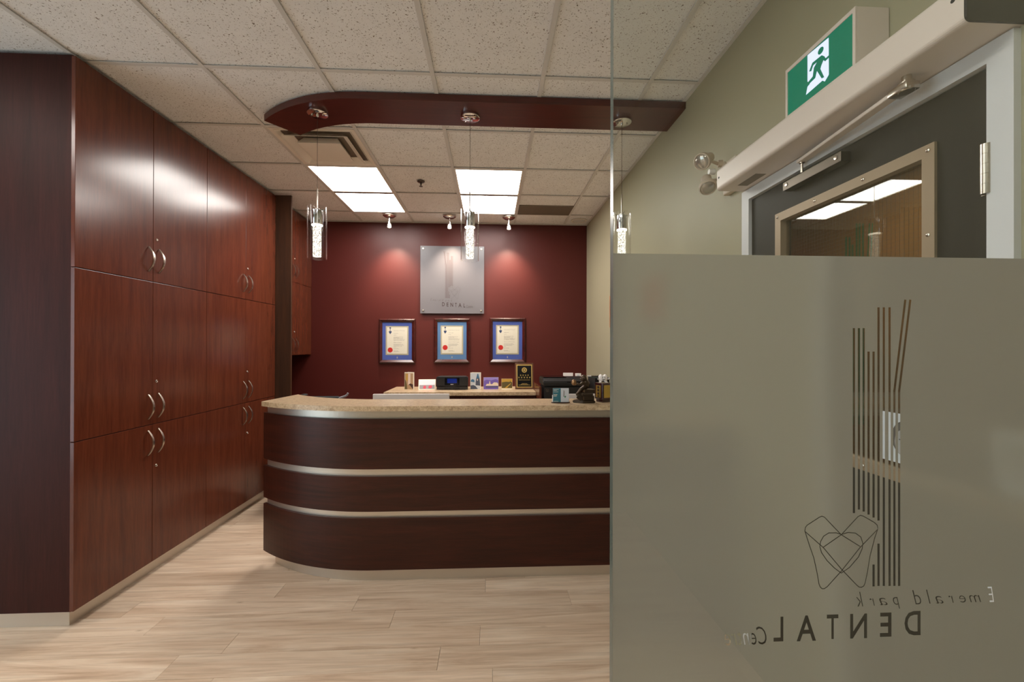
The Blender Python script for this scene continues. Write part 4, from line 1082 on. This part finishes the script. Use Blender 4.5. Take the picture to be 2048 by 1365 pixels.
box(bm, -.007, .007, -wz/2-.0022, -wz/2-.0016, z1*.27, z1*.35)
obj('inscription', bm, 'ink_dark', tb_, RM)['kind'] = 'stuff'
zt0 = ZT+z1+.0005; tc = onY(1205.8, 760, ty-.01).x
tf = thing('tooth_figurine', (tc, ty-.01, zt0), 'smiling white tooth figurine with a toothbrush on the lacquered block', 'figurine')
# tooth: two crowns above, two roots below
bm = bmesh.new(); bmesh.ops.create_uvsphere(bm, u_segments=40, v_segments=28, radius=1)
def sgp(x, p): return math.copysign(abs(x)**p, x)
for v in bm.verts:
    x_, y_, z_ = sgp(v.co.x, .75), sgp(v.co.y, .8), sgp(v.co.z, .62)
    wd = .029*(1.0 if z_ > -.1 else 1.0+.10*(z_+.1))
    dip = math.exp(-(x_/.30)**2)
    zz_ = z_*.028 - (.009*dip*max(0, z_) if z_ > 0 else .012*dip*z_)
    v.co = Vector((tc+x_*wd, ty-.01+y_*.019*(1-.25*dip*abs(z_)), zt0+.0285+zz_))
for f in bm.faces: f.smooth = True
obj('tooth_body', bm, 'white_plastic', tf)
bm = bmesh.new()
for s in (-.007, .007): ball(bm, (tc+s, ty-.0292, zt0+.036), .0026, (.8, .5, 1.5), 10)
tube(bm, [(tc-.010, ty-.0285, zt0+.027), (tc-.005, ty-.0293, zt0+.0225), (tc, ty-.0293, zt0+.021), (tc+.005, ty-.0293, zt0+.0225), (tc+.010, ty-.0285, zt0+.027)], .0011, 6)
obj('face', bm, 'rubber_black', tf)
for s in (-1, 1):
    bm = tube(bmesh.new(), [(tc+s*.026, ty-.01, zt0+.028), (tc+s*.034, ty-.018, zt0+.022), (tc+s*.036, ty-.026, zt0+.028)], .003, 8); ball(bm, (tc+s*.036, ty-.027, zt0+.030), .0048)
    obj('arm', bm, 'white_plastic', tf)
for s in (-1, 1): obj('foot', ball(bmesh.new(), (tc+s*.020, ty-.020, zt0+.0045), .008, (1.2, 1.3, .55)), 'white_plastic', tf)
tbx = onY(1176, 755, ty-.04)
br = obj('toothbrush', tube(bmesh.new(), [(tc-.034, ty-.030, zt0+.032), (tc-.05, ty-.032, zt0+.034), ((tbx.x), ty-.034, zt0+.040)], [.0022, .0026, .0032], 8, .8), 'toothbrush_dark', tf)
obj('bristles', B(tbx.x-.002, tbx.x+.022, ty-.037, ty-.031, zt0+.042, zt0+.050), 'white_plastic', br)

# ================================================================== RIGHT WALL: PLAQUE, EXIT SIGN, DOOR OPERATOR, EMERGENCY LIGHT
a = onX(1219.5, 592, XW-.02); b = onX(1222, 655, XW-.02)
wp = thing('wall_plaque', (XW, a.y-.2, b.z), 'orange-brown wooden plaque on the green wall, mostly behind the glass edge', 'plaque')
zt_, zb_ = a.z, b.z
obj('board', B(XW-.022, XW-.001, a.y-.46, a.y, zb_, zt_, .003), 'orange_wood', wp)
bm = bmesh.new()
for q in range(5): box(bm, XW-.0235, XW-.0221, a.y-.40, a.y-.06, zb_+.05+q*.05, zb_+.056+q*.05)
obj('engraving', bm, 'hall_dark', wp)['kind'] = 'stuff'

# exit sign
XE = 1.08; ea = onX(1572, 142, XE); eb = onX(1712, 12, XE)
EY1, EY0 = ea.y, eb.y; EZ1 = (ea.z+eb.z)/2; EZ0 = EZ1-.184
ex = thing('exit_sign', (XW, (EY0+EY1)/2, EZ0), 'green and white running-man exit sign on the green wall above the door', 'exit sign')
obj('housing', B(XE+.004, XW-.001, EY0, EY1, EZ0, EZ1, .002), 'operator_white', ex)
fy, fz = .010, .013
bm = bmesh.new()
for q in ((EY0, EY0+fy, EZ0, EZ1), (EY1-fy, EY1, EZ0, EZ1), (EY0+fy, EY1-fy, EZ0, EZ0+fz), (EY0+fy, EY1-fy, EZ1-fz, EZ1)): box(bm, XE-.002, XE+.0038, *q)
obj('bezel', bm, 'operator_white', ex)
face = obj('green_face', B(XE+.0005, XE+.0036, EY0+fy, EY1-fy, EZ0+fz, EZ1-fz), 'exit_green', ex)
def E_(x, y): p = onX(1340+x/2.624, y/2.624, XE); return (p.y, p.z)
bm = prism(bmesh.new(), [E_(*p) for p in ((722, 290), (832, 198), (833, 392), (812, 428), (800, 423), (714, 498), (722, 455), (735, 440), (722, 428))], XE-.0003, XE+.0004, 'x')
obj('white_doorway', bm, 'exit_white', face)
bm = bmesh.new()
c_ = [E_(792+15*cos(2*pi*i/20), 266-13*cos(2*pi*i/20)+17*sin(2*pi*i/20)) for i in range(20)]; prism(bm, c_, XE-.0008, XE-.0004, 'x')
prism(bm, [E_(*p) for p in ((748, 330), (797, 290), (812, 296), (817, 306), (834, 291), (834, 303), (815, 322), (806, 316), (795, 344), (790, 362), (810, 405), (797, 412), (772, 372), (763, 410), (716, 455), (704, 468), (706, 455), (750, 402), (756, 356), (772, 326), (752, 344), (742, 374), (731, 376))], XE-.0008, XE-.0004, 'x')
obj('running_figure', bm, 'exit_green', face)

# door operator
OX, OY0, OY1, OZ0, OZ1 = 1.042, .872, 1.893, 2.168, 2.268
op = thing('door_operator', (XW, 1.4, OZ0), 'long white automatic door operator box mounted above the door', 'door operator')
def op_prof(r=.014):
    pts = [(XW-.001, OZ0), (XW-.001, OZ1)]
    for q in range(6): a_ = pi/2+q*(pi/2)/5; pts.append((OX+r+r*cos(a_), OZ1-r+r*sin(a_)))
    for q in range(6): a_ = pi+q*(pi/2)/5; pts.append((OX+r+r*cos(a_), OZ0+r+r*sin(a_)))
    return pts
bm = prism(bmesh.new(), op_prof(), OY0+.006, OY1, 'y'); obj('housing', bm, 'operator_white', op)
bm = prism(bmesh.new(), op_prof(), OY0, OY0+.0058, 'y'); obj('end_cap', bm, 'black_plastic', op)
bm = bmesh.new()
for y in (OY0+.028, OY1-.016): lathe(bm, [(.005, OX+.0005), (.005, OX-.0006)], (0, y, OZ0+.055 if y > 1.4 else OZ0+.065), 12, 'x')
obj('cover_screw', bm, 'rubber_black', op)
obj('rating_label', B(OX+.055, OX+.10, OY1-.20, OY1-.07, OZ0-.0006, OZ0-.0001), 'vent_grey', op)
pv = onX(1857, 145, 1.10)
arm_z = 2.138
bm = lathe(bmesh.new(), [(.016, arm_z-.012), (.018, arm_z-.010), (.018, arm_z+.012), (.011, arm_z+.014), (.011, OZ0-.0005)], (1.10, 1.062, 0), 18); box(bm, 1.082, 1.122, 1.045, 1.10, arm_z-.010, arm_z+.010, .003)
obj('spindle', bm, 'nickel', op)
A0 = Vector((1.10, 1.085, arm_z)); A1 = Vector((1.148, 1.500, arm_z)); d = (A1-A0); ang = math.atan2(d.y, d.x)
bm = B(-.012, d.length+.012, -.015, .015, -.006, .006, .003); obj('arm', bm, 'operator_white', op, Matrix.Translation(A0) @ Matrix.Rotation(ang, 4, 'Z'))
obj('roller_pin', lathe(bmesh.new(), [(.010, arm_z-.005), (.010, arm_z-.010), (.005, arm_z-.012), (.005, 2.094)], (A1.x, A1.y, 0), 14), 'nickel', op)
tr_ = obj('slide_track', B(1.146, lx0-.0005, 1.325, 1.600, 2.060, 2.0935, .0015), 'steel_dark', op)
bm = bmesh.new()
for y in (1.345, 1.580): lathe(bm, [(.007, 1.1458), (.007, 1.1445), (.004, 1.1440)], (0, y, 2.079), 12, 'x')
obj('track_screw', bm, 'nickel', tr_)

# emergency twin lamp
el = thing('emergency_light', (XW, 2.03, 2.36), 'twin beige emergency lamps on the green wall beside the door operator', 'emergency light')
yl = 2.02
bc = onY(1447, 345, 1.99)
obj('mount_plate', B(XW-.03, XW-.001, 1.935, 2.045, 2.20, 2.36, .006), 'lamp_beige', el)
obj('lens_badge', lathe(bmesh.new(), [(.012, -.03), (.014, -.003), (.010, 0)], (0, 0, 0), 18, 'x'), 'white_plastic', el, Matrix.Translation((1.085, 1.99, onY(1434, 344, 1.99).z)))
for (uh, vh, ub, vb, uj, vj) in ((1403, 324, 1430, 309, 1436, 328), (1416, 376, 1411, 352, 1437, 358)):
    f_ = onY(uh, vh, 1.98); b_ = onY(ub, vb, 2.04); j_ = onY(uj, vj, 2.01)
    ax = (f_-b_).normalized(); Q = ax.to_track_quat('Z', 'Y').to_matrix().to_4x4(); L_ = (f_-b_).length
    MM = Matrix.Translation(f_) @ Q
    bm = lathe(bmesh.new(), [(.020, -.085), (.024, -.080), (.024, -.035), (.034, -.030), (.040, -.018), (.040, 0), (.036, .003), (.034, -.002)], (0, 0, 0), 24)
    hd = obj('lamp_head', bm, 'lamp_beige', el, MM)
    bm = lathe(bmesh.new(), [(.0338, -.003), (.030, .002), (.018, .005), (.004, .006)], (0, 0, 0), 24); obj('lens', bm, 'lens_clear', hd, MM)
    pm_ = f_-ax*.05
    bm = tube(bmesh.new(), [pm_, pm_*.5+j_*.5, j_], .007, 10); tube(bm, [j_, j_+Vector((.02, -.006, 0))], .017, 14); tube(bm, [j_+Vector((.02, -.006, 0)), Vector((XW-.028, 1.99, 2.30 if vh < 350 else 2.25))], .014, 14)
    obj('swivel', bm, 'lamp_beige', el)

# ---- behind the door: a portrait poster on the glass and a striped decal on the corridor wall
a = onX(1763, 822, lx0+.015); b = onX(1858, 940, lx0+.015)
y1, y0 = a.y, b.y; zt_, zb_ = a.z-.0, a.z-.145
po = thing('poster', (lx0+.03, (y0+y1)/2, zb_), 'small grey portrait poster taped on the door window, seen through the logo', 'poster')
xp = lx0+.0145
obj('sheet', B(xp, xp+.001, y0, y1, zb_, zt_), 'poster_white', po)
yc_, zc_ = (y0+y1)/2, zb_+.062
bm = prism(bmesh.new(), [(yc_+.036*cos(t_), zc_+.012+.05*sin(t_)) for t_ in [2*pi*i/24 for i in range(24)]], xp-.0004, xp-.0001, 'x'); obj('hair_print', bm, 'poster_dark', po)
bm = prism(bmesh.new(), [(yc_+.027*cos(t_), zc_+.038*sin(t_)) for t_ in [2*pi*i/24 for i in range(24)]], xp-.0008, xp-.0004, 'x'); obj('face_print', bm, 'poster_grey', po)
bm = bmesh.new()
for s in (-.010, .010): prism(bm, [(yc_+s+.004*cos(t_), zc_+.008+.002*sin(t_)) for t_ in [2*pi*i/10 for i in range(10)]], xp-.0011, xp-.0008, 'x')
prism(bm, [(yc_-.010, zc_-.018), (yc_+.010, zc_-.018), (yc_+.007, zc_-.022), (yc_-.007, zc_-.022)], xp-.0011, xp-.0008, 'x')
obj('features_print', bm, 'poster_dark', po)
bm = bmesh.new()
Xd = 2.898
for u, v0, v1 in ((1692, 475, 800), (1699, 475, 800), (1705, 490, 850), (1713, 448, 850), (1719, 448, 850), (1726, 448, 850)):
    a = onX(u-1.6, v0, Xd); b = onX(u+1.6, v1, Xd)
    box(bm, Xd-.001, Xd+.001, b.y, a.y, b.z, a.z)
for u0, u1 in ((1733, 1739), (1739, 1745)):
    a = onX(u0, 560, Xd); b = onX(u1, 447, Xd); w_ = .004
    prism(bm, [(a.y-w_, a.z), (a.y+w_, a.z), (b.y+w_, b.z), (b.y-w_, b.z)], Xd-.001, Xd+.001, 'x')
tag(obj('striped_decal', bm, 'green_ink', loc=(Xd, a.y, 1.5)), 'green upright stripes of a decal seen through the door window', 'decal')
cl = bpy.data.lights.new('corridor_lamp', 'AREA'); cl.energy = 8; cl.size = .5; cl.color = (1, .82, .6)
co = bpy.data.objects.new('corridor_lamp', cl); COL.objects.link(co); co.location = (2.2, 2.6, 2.68)
bpy.context.view_layer.update()
